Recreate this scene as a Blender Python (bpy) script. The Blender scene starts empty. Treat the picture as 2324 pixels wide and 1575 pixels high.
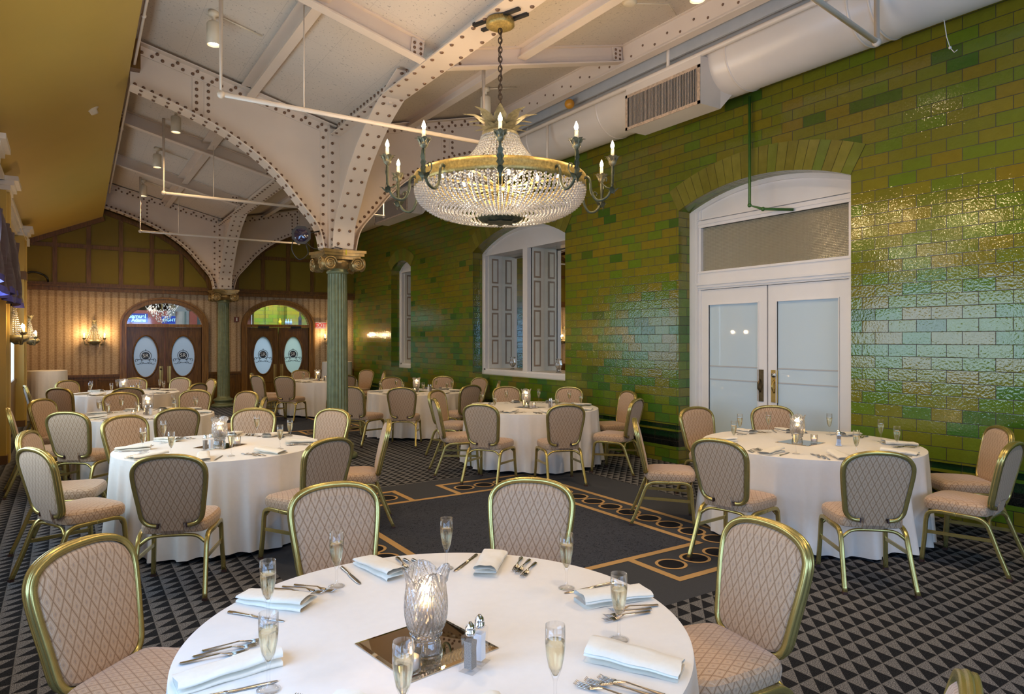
import bpy, math, random
from math import sin, cos, pi, radians as RAD
from mathutils import Vector, Matrix
random.seed(7)
S = bpy.context.scene
COL = S.collection

# ------------------------------------------------------------------ camera, world, exposure
EYE = 1.68
cd = bpy.data.cameras.new('camera'); cam = bpy.data.objects.new('camera', cd); COL.objects.link(cam)
cam.location = (0, 0, EYE); cam.rotation_euler = (RAD(90), 0, RAD(-33.35))
cd.sensor_width = 36; cd.sensor_fit = 'HORIZONTAL'; cd.lens = 36 * 1540 / 2324
cd.shift_y = -15.5 / 2324; cd.clip_start = .05; cd.clip_end = 100
S.camera = cam
W = bpy.data.worlds.new('world'); S.world = W; W.use_nodes = True
W.node_tree.nodes['Background'].inputs[0].default_value = (.72, .85, 1, 1)
W.node_tree.nodes['Background'].inputs[1].default_value = .6
S.view_settings.view_transform = 'Standard'; S.view_settings.look = 'None'
S.view_settings.gamma = 1; S.view_settings.use_curve_mapping = False
S.view_settings.exposure = 0.0
DAY = 5.5          # brightness of the daylit windows
CAN = 135.0         # ceiling can lamps
BULB = 9.0         # chandelier candle bulbs
S.cycles.max_bounces = 10; S.cycles.diffuse_bounces = 4; S.cycles.glossy_bounces = 4
S.cycles.transmission_bounces = 8; S.cycles.transparent_max_bounces = 8
S.cycles.caustics_reflective = False; S.cycles.caustics_refractive = False
S.cycles.sample_clamp_indirect = 4.0; S.cycles.blur_glossy = 1.0
S.cycles.use_denoising = True

# ------------------------------------------------------------------ materials
class N:
    """tiny node-graph helper"""
    def __init__(s, name):
        s.m = bpy.data.materials.new(name); s.m.use_nodes = True
        s.t = s.m.node_tree; s.b = s.t.nodes['Principled BSDF']; s.out = s.t.nodes['Material Output']
    def n(s, typ, **kw):
        nd = s.t.nodes.new(typ)
        for k, v in kw.items(): setattr(nd, k, v)
        return nd
    def put(s, sock, v):
        if isinstance(v, bpy.types.NodeSocket): s.t.links.new(v, sock)
        elif isinstance(v, (tuple, list)) and len(v) == 3 and sock.type == 'RGBA': sock.default_value = (*v, 1)
        else: sock.default_value = v
    def ma(s, op, a, b=None, c=None):
        nd = s.n('ShaderNodeMath', operation=op)
        s.put(nd.inputs[0], a)
        if b is not None: s.put(nd.inputs[1], b)
        if c is not None: s.put(nd.inputs[2], c)
        return nd.outputs[0]
    def mix(s, f, a, b):
        nd = s.n('ShaderNodeMix', data_type='RGBA')
        s.put(nd.inputs[0], f); s.put(nd.inputs[6], a); s.put(nd.inputs[7], b)
        return nd.outputs[2]
    def xyz(s, v):
        nd = s.n('ShaderNodeSeparateXYZ'); s.put(nd.inputs[0], v); return nd.outputs
    def comb(s, x, y, z=0.0):
        nd = s.n('ShaderNodeCombineXYZ'); s.put(nd.inputs[0], x); s.put(nd.inputs[1], y); s.put(nd.inputs[2], z); return nd.outputs[0]
    def obj(s): return s.n('ShaderNodeTexCoord').outputs['Object']
    def nor(s): return s.n('ShaderNodeTexCoord').outputs['Normal']
    def noise(s, v, scale, detail=2, rough=.5):
        nd = s.n('ShaderNodeTexNoise'); s.put(nd.inputs['Vector'], v)
        nd.inputs['Scale'].default_value = scale; nd.inputs['Detail'].default_value = detail; nd.inputs['Roughness'].default_value = rough
        return nd.outputs
    def white(s, v):
        nd = s.n('ShaderNodeTexWhiteNoise', noise_dimensions='3D'); s.put(nd.inputs['Vector'], v); return nd.outputs
    def ramp(s, f, stops, interp='LINEAR'):
        nd = s.n('ShaderNodeValToRGB'); s.put(nd.inputs[0], f); cr = nd.color_ramp; cr.interpolation = interp
        while len(cr.elements) < len(stops): cr.elements.new(.5)
        for e, (p, c) in zip(cr.elements, stops): e.position = p; e.color = (*c, 1) if len(c) == 3 else c
        return nd.outputs[0]
    def bump(s, h, strength=.3, dist=.01):
        nd = s.n('ShaderNodeBump'); s.put(nd.inputs['Height'], h)
        nd.inputs['Strength'].default_value = strength; nd.inputs['Distance'].default_value = dist
        s.put(s.b.inputs['Normal'], nd.outputs[0])
    def set(s, **kw):
        mp = dict(col='Base Color', rough='Roughness', metal='Metallic', spec='Specular IOR Level', trans='Transmission Weight',
                  ior='IOR', coat='Coat Weight', coatr='Coat Roughness', alpha='Alpha', emc='Emission Color', ems='Emission Strength', sheen='Sheen Weight', sss='Subsurface Weight')
        for k, v in kw.items(): s.put(s.b.inputs[mp[k]], v)
        return s

def plain(name, col, rough=.5, metal=0., var=.06, scale=6., bump=0., **kw):
    g = N(name); o = g.obj(); f = g.noise(o, scale, 4)[0]
    a = tuple(max(0, c * (1 - var * 2)) for c in col); b = tuple(min(1, c * (1 + var * 2)) for c in col)
    g.set(col=g.mix(f, a, b), rough=rough, metal=metal, **kw)
    if bump: g.bump(g.noise(o, scale * 12, 3)[0], bump, .004)
    return g.m

def emit(name, col, st):
    g = N(name); g.set(col=(0, 0, 0), emc=col, ems=st); return g.m

def mat_tile(name, banded=True):
    g = N(name); o = g.xyz(g.obj()); nn = g.xyz(g.nor())
    onj = g.ma('GREATER_THAN', g.ma('ABSOLUTE', nn[1]), .6)           # jamb faces run along x
    ons = g.ma('GREATER_THAN', g.ma('ABSOLUTE', nn[2]), .45)          # soffits
    u = g.ma('ADD', g.ma('MULTIPLY', o[1], g.ma('SUBTRACT', 1, onj)), g.ma('MULTIPLY', g.ma('ADD', o[0], .05), onj))
    v = g.ma('ADD', g.ma('MULTIPLY', o[2], g.ma('SUBTRACT', 1, ons)), g.ma('MULTIPLY', o[0], ons))
    L, Hh = .271, .1218
    vv = g.ma('DIVIDE', g.ma("SUBTRACT", v, .055), Hh); row = g.ma('FLOOR', vv); fv = g.ma('SUBTRACT', vv, row)
    uu = g.ma('ADD', g.ma('DIVIDE', g.ma('SUBTRACT', u, .116), L), g.ma('MULTIPLY', .5, g.ma('FLOORED_MODULO', row, 2.0)))
    colm = g.ma('FLOOR', uu); fu = g.ma('SUBTRACT', uu, colm)
    du = g.ma('MULTIPLY', L, g.ma('MINIMUM', fu, g.ma('SUBTRACT', 1, fu)))
    dv = g.ma('MULTIPLY', Hh, g.ma('MINIMUM', fv, g.ma('SUBTRACT', 1, fv)))
    d = g.ma('MINIMUM', du, dv)
    wn = g.white(g.comb(colm, row, 3.3)); r = wn[0]
    zb = g.ramp(g.ma('DIVIDE', o[2], 5.0), [(0, (.42,)*3), (.28, (.52,)*3), (.44, (.42,)*3), (.56, (.10,)*3), (1, (.0,)*3)])
    big = g.noise(g.comb(u, v), .55, 1)[0]
    f = g.ma('ADD', g.ma('MULTIPLY', r, .62), g.ma('ADD', g.ma('MULTIPLY', zb, .58), g.ma('MULTIPLY', g.ma('SUBTRACT', big, .5), .35)))
    c = g.ramp(f, [(0, (.215, .150, .012)), (.14, (.215, .180, .014)), (.34, (.175, .165, .014)), (.52, (.150, .175, .014)),
                   (.68, (.115, .190, .012)), (.82, (.070, .165, .012)), (.91, (.045, .150, .025)), (1, (.075, .185, .055))])
    dk = g.ma('GREATER_THAN', g.white(g.comb(row, colm, 9.1))[0], .955)
    c = g.mix(g.ma('MULTIPLY', dk, .75), c, (.018, .105, .012))
    # glaze is thinner in the middle of each tile, cloudy
    cl = g.noise(g.comb(u, v), 14, 3)[0]
    c = g.mix(g.ma('MULTIPLY', cl, .28), c, (.05, .035, .004))
    if banded:
        b1 = g.ma('MULTIPLY', g.ma('GREATER_THAN', v, .225), g.ma('LESS_THAN', v, .345))
        b2 = g.ma('MULTIPLY', g.ma('GREATER_THAN', v, .345), g.ma('LESS_THAN', v, .535))
        c = g.mix(b1, c, (.004, .006, .006)); c = g.mix(b2, c, (.006, .030, .010))
    m = g.ma('LESS_THAN', d, .0030)
    c = g.mix(m, c, (.016, .011, .004))
    g.set(col=c, rough=g.ma('ADD', .05, g.ma('MULTIPLY', m, .5)), spec=.65)
    edge = g.n('ShaderNodeMapRange'); g.put(edge.inputs[0], d); edge.inputs[1].default_value = 0; edge.inputs[2].default_value = .006
    ham = g.noise(g.obj(), 44, 2, .45)[0]; ham2 = g.noise(g.obj(), 13, 1)[0]
    tilt = g.ma('MULTIPLY', g.ma('SUBTRACT', fu, .5), g.ma('SUBTRACT', wn[0], .5))
    h = g.ma('ADD', g.ma('MULTIPLY', edge.outputs[0], .16), g.ma('ADD', g.ma('MULTIPLY', ham, 1.0), g.ma('ADD', g.ma('MULTIPLY', ham2, .6), g.ma('MULTIPLY', tilt, 1.2))))
    g.bump(h, .30, .006)
    return g.m

def mat_carpet_triangles(name):
    g = N(name); o = g.xyz(g.obj()); s = .111
    a = g.ma('DIVIDE', o[0], s); b = g.ma('DIVIDE', o[1], s)
    fa = g.ma('FRACT', g.ma('ADD', a, 100)); fb = g.ma('FRACT', g.ma('ADD', b, 100))
    dark = g.ma('GREATER_THAN', fa, fb)
    sp = g.noise(g.obj(), 190, 2)[0]
    sp2 = g.ramp(sp, [(.40, (.0,)*3), (.62, (1,)*3)])
    lt = g.mix(sp2, (.050, .052, .060), (.225, .218, .218))
    dkc = g.mix(sp2, (.008, .009, .012), (.026, .027, .031))
    c = g.mix(dark, lt, dkc)
    ln = g.ma('LESS_THAN', g.ma('MINIMUM', g.ma('MINIMUM', fa, g.ma('SUBTRACT', 1, fa)), g.ma('MINIMUM', fb, g.ma('SUBTRACT', 1, fb))), .022)
    c = g.mix(g.ma('MULTIPLY', ln, .55), c, (.15, .145, .14))
    g.set(col=c, rough=.95, spec=.05); g.bump(sp, .25, .004)
    return g.m

def mat_carpet(name, c1, c2, swirl=0.):
    g = N(name); sp = g.noise(g.obj(), 300, 3)[0]
    c = g.mix(sp, c1, c2)
    if swirl:
        w = g.n('ShaderNodeTexVoronoi', feature='DISTANCE_TO_EDGE'); w.inputs['Scale'].default_value = 9
        q = g.noise(g.obj(), 7, 2); vv = g.n('ShaderNodeVectorMath', operation='ADD'); g.put(vv.inputs[0], g.obj()); g.put(vv.inputs[1], q[1])
        g.put(w.inputs['Vector'], vv.outputs[0])
        c = g.mix(g.ma('MULTIPLY', g.ma('LESS_THAN', w.outputs[0], .035), swirl), c, (.010, .012, .018))
    g.set(col=c, rough=.95, spec=.05); g.bump(sp, .25, .004)
    return g.m

def mat_fabric(name):
    """trellis damask of the banquet chairs"""
    g = N(name); o = g.xyz(g.obj()); nn = g.xyz(g.nor())
    sx = g.ma('GREATER_THAN', g.ma('ABSOLUTE', nn[0]), .75)
    u = g.ma('ADD', g.ma('MULTIPLY', o[0], g.ma('SUBTRACT', 1, sx)), g.ma('MULTIPLY', o[1], sx))
    v = g.ma('ADD', o[2], g.ma('MULTIPLY', o[1], g.ma('SUBTRACT', 1, sx)))
    wx, wy = .041, .068
    p = g.ma('ADD', g.ma('DIVIDE', u, wx), g.ma('DIVIDE', v, wy)); q = g.ma('SUBTRACT', g.ma('DIVIDE', u, wx), g.ma('DIVIDE', v, wy))
    fp = g.ma('FRACT', g.ma('ADD', p, 50)); fq = g.ma('FRACT', g.ma('ADD', q, 50))
    dp = g.ma('MINIMUM', fp, g.ma('SUBTRACT', 1, fp)); dq = g.ma('MINIMUM', fq, g.ma('SUBTRACT', 1, fq))
    d = g.ma('MINIMUM', dp, dq)
    line = g.ma('LESS_THAN', d, .052)
    inner = g.ma('MULTIPLY', g.ma('GREATER_THAN', d, .19), g.ma('LESS_THAN', d, .25))
    dot = g.ma('GREATER_THAN', d, .40)
    wv = g.noise(g.obj(), 260, 2)[0]
    base = g.mix(wv, (.40, .25, .140), (.56, .38, .235))
    c = g.mix(g.ma('MULTIPLY', inner, .35), base, (.62, .50, .40))
    c = g.mix(g.ma('MULTIPLY', dot, .55), c, (.27, .19, .15))
    c = g.mix(line, c, (.285, .165, .085))
    g.set(col=c, rough=.62, spec=.35, sheen=.3); g.bump(wv, .15, .002)
    return g.m

def mat_wood(name, c1, c2, rough=.3, axis=2, scale=9):
    g = N(name); mp = g.n('ShaderNodeMapping'); g.put(mp.inputs[0], g.obj())
    sc = [scale * 3] * 3; sc[axis] = scale * .25; mp.inputs['Scale'].default_value = sc
    f = g.noise(mp.outputs[0], 1.6, 5, .6)[0]
    g.set(col=g.mix(g.ramp(f, [(.3, (0,)*3), (.7, (1,)*3)]), c1, c2), rough=rough, spec=.3, coat=.08, coatr=.15); g.bump(f, .12, .003)
    return g.m

def mat_wallpaper(name):
    g = N(name); o = g.xyz(g.obj()); s = .158
    f = g.ma('FRACT', g.ma('ADD', g.ma('DIVIDE', o[0], s), 20))
    st = g.ma('MULTIPLY', g.ma('GREATER_THAN', f, .70), g.ma('LESS_THAN', f, .93))
    th = g.ma('ADD', g.ma('MULTIPLY', g.ma('GREATER_THAN', f, .655), g.ma('LESS_THAN', f, .675)), g.ma('MULTIPLY', g.ma('GREATER_THAN', f, .955), g.ma('LESS_THAN', f, .975)))
    vn = g.noise(g.obj(), 55, 4, .65)[0]
    base = g.mix(g.ramp(vn, [(.38, (0,)*3), (.6, (1,)*3)]), (.46, .31, .165), (.64, .47, .28))
    band = g.ma('GREATER_THAN', g.ma('FRACT', g.ma('MULTIPLY', o[2], 16)), .5)
    c = g.mix(st, base, g.mix(band, (.33, .205, .095), (.41, .265, .135)))
    c = g.mix(th, c, (.25, .14, .06))
    g.set(col=c, rough=.45, spec=.35); g.bump(vn, .2, .002)
    return g.m

def mat_acoustic(name, col):
    g = N(name); sp = g.noise(g.obj(), 42, 2)[0]; f = g.ramp(sp, [(.30, (1,)*3), (.36, (0,)*3)])
    o = g.xyz(g.obj())
    def seam(c, s): 
        q = g.ma('FRACT', g.ma('ADD', g.ma('DIVIDE', c, s), 30)); return g.ma('LESS_THAN', q, .006)
    ln = g.ma('MAXIMUM', seam(o[0], .62), seam(o[1], .62))
    big = g.noise(g.obj(), .8, 3)[0]
    base = g.mix(big, tuple(c * .88 for c in col), col)
    c = g.mix(g.ma('MULTIPLY', f, .55), base, (.16, .13, .10)); c = g.mix(g.ma('MULTIPLY', ln, .35), c, (.25, .2, .15))
    g.set(col=c, rough=.9, spec=.15); g.bump(sp, .2, .004)
    return g.m

def mat_glass(name, col=(1, 1, 1), ior=1.45, rough=0.0):
    g = N(name); gl = g.n('ShaderNodeBsdfGlass'); gl.inputs['Color'].default_value = (*col, 1); gl.inputs['IOR'].default_value = ior; gl.inputs['Roughness'].default_value = rough
    tr = g.n('ShaderNodeBsdfTransparent'); tr.inputs[0].default_value = (*[.96 * c for c in col], 1)
    lp = g.n('ShaderNodeMixShader'); lp.inputs[0].default_value = .35
    g.t.links.new(gl.outputs[0], lp.inputs[1]); g.t.links.new(tr.outputs[0], lp.inputs[2]); g.t.links.new(lp.outputs[0], g.out.inputs[0])
    return g.m

def mat_thin(name, clear, refr, white):
    """thin glass: mostly clear, part refracting, part bright scattering of cut facets, over a fresnel reflection"""
    g = N(name); L = g.t.links.new
    tr = g.n('ShaderNodeBsdfTransparent'); gl = g.n('ShaderNodeBsdfGlass'); gl.inputs['IOR'].default_value = 1.42; gl.inputs['Roughness'].default_value = 0
    m1 = g.n('ShaderNodeMixShader'); m1.inputs[0].default_value = refr / (clear + refr); L(tr.outputs[0], m1.inputs[1]); L(gl.outputs[0], m1.inputs[2]); last = m1
    if white:
        tl = g.n('ShaderNodeBsdfTranslucent'); df = g.n('ShaderNodeBsdfDiffuse'); m2 = g.n('ShaderNodeMixShader'); L(tl.outputs[0], m2.inputs[1]); L(df.outputs[0], m2.inputs[2])
        m3 = g.n('ShaderNodeMixShader'); m3.inputs[0].default_value = white; L(m1.outputs[0], m3.inputs[1]); L(m2.outputs[0], m3.inputs[2]); last = m3
    gs = g.n('ShaderNodeBsdfGlossy'); gs.inputs['Roughness'].default_value = .02
    lw = g.n('ShaderNodeLayerWeight'); fq = g.ma('ADD', .04, g.ma('MULTIPLY', .75, g.ma('POWER', lw.outputs['Facing'], 2.6)))
    mx = g.n('ShaderNodeMixShader'); L(fq, mx.inputs[0]); L(last.outputs[0], mx.inputs[1]); L(gs.outputs[0], mx.inputs[2]); L(mx.outputs[0], g.out.inputs[0])
    return g.m

def mat_pane(name, col, rough=.04, mixv=.9):
    g = N(name); tr = g.n('ShaderNodeBsdfTransparent'); tr.inputs[0].default_value = (*col, 1)
    gl = g.n('ShaderNodeBsdfGlossy'); gl.inputs['Roughness'].default_value = rough
    mx = g.n('ShaderNodeMixShader'); mx.inputs[0].default_value = mixv
    g.t.links.new(gl.outputs[0], mx.inputs[1]); g.t.links.new(tr.outputs[0], mx.inputs[2]); g.t.links.new(mx.outputs[0], g.out.inputs[0])
    return g.m

def mat_frost(name, col, tl=.5, rough=.12):
    """frosted glass: part translucent, part glossy white"""
    g = N(name); g.set(col=col, rough=rough, spec=.6)
    t = g.n('ShaderNodeBsdfTranslucent'); t.inputs[0].default_value = (*col, 1)
    mx = g.n('ShaderNodeMixShader'); mx.inputs[0].default_value = tl
    g.t.links.new(g.b.outputs[0], mx.inputs[1]); g.t.links.new(t.outputs[0], mx.inputs[2]); g.t.links.new(mx.outputs[0], g.out.inputs[0])
    return g.m

M = {}
M['tile'] = mat_tile('green_glazed_tile')
M['tile_bar'] = mat_tile('green_glazed_tile_plain', False)
for i, c in enumerate([(.215, .195, .030), (.165, .185, .024), (.185, .165, .024), (.140, .185, .026)]):
    M['vous%d' % i] = plain('olive_glazed_voussoir_%d' % i, c, .08, 0, .12, 9, .1, coat=.3)
M['grout'] = plain('dark_grout', (.025, .016, .007), .8)
M['carpet'] = mat_carpet_triangles('triangle_carpet')
M['carpet_slate'] = mat_carpet('slate_carpet', (.032, .035, .043), (.072, .076, .088))
M['carpet_blue'] = mat_carpet('navy_carpet', (.024, .028, .040), (.070, .076, .098), .75)
M['carpet_gold'] = mat_carpet('gold_carpet', (.33, .20, .08), (.52, .34, .16))
M['carpet_black'] = mat_carpet('black_carpet', (.008, .008, .010), (.022, .022, .026))
M['fabric'] = mat_fabric('trellis_fabric')
M['gold'] = plain('brushed_gold_frame', (.47, .375, .125), .27, .75, .10, 20)
M['gold_tip'] = plain('dark_plastic_tip', (.05, .02, .015), .5)
M['cloth'] = plain('ivory_tablecloth', (.80, .745, .67), .75, 0, .02, 30, .05, sheen=.2)
M['linen'] = plain('cream_napkin', (.82, .75, .62), .7, 0, .03, 50, .08, sheen=.2)
M['steel_paint'] = plain('cream_painted_steel', (.74, .61, .48), .38, 0, .06, 1.6, .04)
M['rivet'] = plain('brown_rivet', (.17, .085, .04), .4)
M['ceil'] = mat_acoustic('acoustic_ceiling', (.70, .60, .48))
M['yellow'] = plain('mustard_plaster', (.58, .405, .085), .42, 0, .06, .8, .02)
M['brownpaint'] = plain('brown_paint', (.16, .085, .035), .5)
M['white'] = plain('white_woodwork', (.80, .755, .70), .32, 0, .03, 3)
M['panelline'] = plain('taupe_panel_line', (.36, .265, .18), .5)
M['panelface'] = plain('cream_panel', (.80, .77, .66), .4)
M['duct'] = plain('cream_duct', (.77, .67, .55), .30, 0, .05, 2)
M['rust'] = plain('rusty_grille_frame', (.55, .40, .27), .6, 0, .35, 30)
M['slot'] = plain('dark_slot', (.02, .017, .014), .9)
M['slat'] = plain('tan_grille_slat', (.50, .40, .30), .5)
M['pipe'] = plain('cream_pipe', (.76, .64, .50), .35, 0, .04, 3)
M['pipe_grey'] = plain('grey_pipe', (.45, .45, .43), .4)
M['pipe_green'] = plain('green_pipe', (.045, .13, .022), .3, 0, .1, 6)
M['verdigris'] = plain('verdigris_column', (.165, .185, .090), .42, .2, .2, 14)
M['capgold'] = plain('old_gold_capital', (.36, .245, .095), .33, .55, .22, 16)
M['wallpaper'] = mat_wallpaper('striped_wallpaper')
M['wood'] = mat_wood('dark_walnut', (.085, .036, .006), (.215, .100, .020))
M['woodh'] = mat_wood('dark_walnut_rail', (.085, .036, .006), (.215, .100, .020), .3, 0)
M['woodlight'] = mat_wood('golden_oak', (.17, .075, .014), (.36, .18, .042))
M['olive'] = plain('olive_panel', (.215, .150, .014), .4, 0, .12, .9, spec=.2)
M['velvet'] = plain('plum_velvet', (.035, .012, .022), .6, 0, .3, 12, sheen=.1)
M['velvet_trim'] = plain('blue_satin_trim', (.09, .085, .33), .25, 0, .2, 20)
M['brass'] = plain('brass', (.62, .43, .13), .28, .9, .12, 12)
M['bronze'] = plain('dark_bronze', (.13, .095, .045), .35, .7, .25, 30)
M['verd_metal'] = plain('antique_green_gilt', (.27, .235, .13), .45, .4, .4, 35)
M['verd_dark'] = plain('dark_verdigris_metal', (.085, .092, .052), .45, .4, .4, 35)
M['giltring'] = plain('speckled_gilt', (.40, .29, .09), .4, .55, .35, 60)
M['iron'] = plain('rusty_chain', (.07, .045, .028), .5, .5, .3, 30)
M['black'] = plain('black_paint', (.012, .012, .013), .4)
M['candle'] = plain('ivory_candle_sleeve', (.82, .72, .52), .5)
M['wax'] = N('white_wax').set(col=(.90, .80, .66), rough=.5, sss=.3).m
M['bulb'] = emit('lit_bulb', (1, .80, .50), 45)
M['flame'] = emit('candle_flame', (1, .68, .30), 18)
M['canlit'] = emit('can_lamp_face', (1, .93, .80), 9)
M['day_near'] = emit('daylit_blind_near', (.33, .57, 1), DAY * 1.7)
M['day_far'] = emit('daylit_blind_far', (.55, .76, 1), DAY * .7)
M['day'] = emit('daylit_blind', (.60, .80, 1), DAY * 1.15)
M['glass'] = mat_thin('clear_glass', 1, 0, 0)
M['cutglass'] = mat_thin('cut_glass', .22, .70, .08)
M['wine'] = mat_glass('sparkling_wine', (1, .95, .80), 1.33)
M['bead'] = N('crystal_bead').set(col=(1, .96, .90), rough=.03, trans=.70, ior=1.45, spec=1.0).m
M['steel'] = plain('polished_steel', (.52, .48, .44), .16, 1, .06, 30)
M['chrome'] = plain('chrome', (.75, .75, .76), .10, 1, .02, 30)
M['pepper'] = plain('ground_pepper', (.20, .17, .14), .9, 0, .6, 400)
M['salt'] = plain('salt', (.85, .85, .86), .8)
g_ = N('bronze_mirror'); g_.set(col=(.60, .50, .36), rough=.015, metal=1); M['mirror_b'] = g_.m
g_ = N('silver_mirror'); g_.set(col=(.80, .82, .78), rough=.01, metal=1); M['mirror'] = g_.m
M['frost_oval'] = mat_frost('daylight_tinted_frosted_glass', (.50, .64, .80), .35, .25)  # bluish daylight from behind the panes is put into the glass colour
M['frost_oval2'] = mat_frost('frosted_green_glass', (.46, .62, .60), .35, .25)
M['frost_door'] = mat_frost('pale_blue_door_glass', (.66, .78, .82), .15, .03)
M['pane'] = mat_pane('transom_pane', (.95, .97, 1))
def mat_ribbed():
    g = N('prismatic_transom_glass'); o = g.xyz(g.obj()); s = 34.
    a = g.ma('SINE', g.ma('MULTIPLY', g.ma('ADD', o[1], o[2]), s * 5)); b = g.ma('SINE', g.ma('MULTIPLY', g.ma('SUBTRACT', o[1], o[2]), s * 5))
    h = g.ma('MULTIPLY', a, b)
    g.set(col=(.34, .30, .20), rough=.16, spec=.9, metal=.35, coat=.4, coatr=.08); g.bump(h, .5, .006); return g.m
M['ribbed'] = mat_ribbed()
M['ink'] = plain('navy_etching', (.020, .030, .050), .4)
M['clearetch'] = plain('white_etching', (.80, .86, .92), .3)
M['exitface'] = emit('exit_sign_face', (1, .55, .42), .75)
M['exitred'] = emit('exit_letters', (.75, .03, .02), .9)
M['signblue'] = emit('blue_sign_face', (.03, .08, .55), .8)
M['signneon'] = emit('pale_neon_letters', (.45, .95, .95), 1.6)
M['redwall'] = plain('red_wall', (.30, .07, .05), .6)
M['greywall'] = plain('grey_wall', (.20, .22, .22), .6)
M['tealwall'] = plain('teal_wall', (.05, .16, .18), .6)
M['yellowliq'] = plain('yellow_liqueur', (.72, .60, .03), .2)
M['bluebox'] = plain('pale_blue_bottles', (.25, .42, .75), .3)
M['crystal'] = N('hanging_crystals').set(col=(.96, .92, .86), rough=.15, spec=.9).m
M['orange'] = plain('orange_ball', (.55, .24, .02), .3)
M['lensglass'] = plain('violet_lens', (.012, .008, .03), .06, 0, .3, 8, coat=1)
M['yellowtag'] = plain('yellow_tag', (.75, .60, .04), .6)
M['plastic'] = plain('cream_plastic', (.72, .62, .45), .4)
M['redbox'] = plain('brown_red_plate', (.20, .05, .03), .5)

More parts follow.
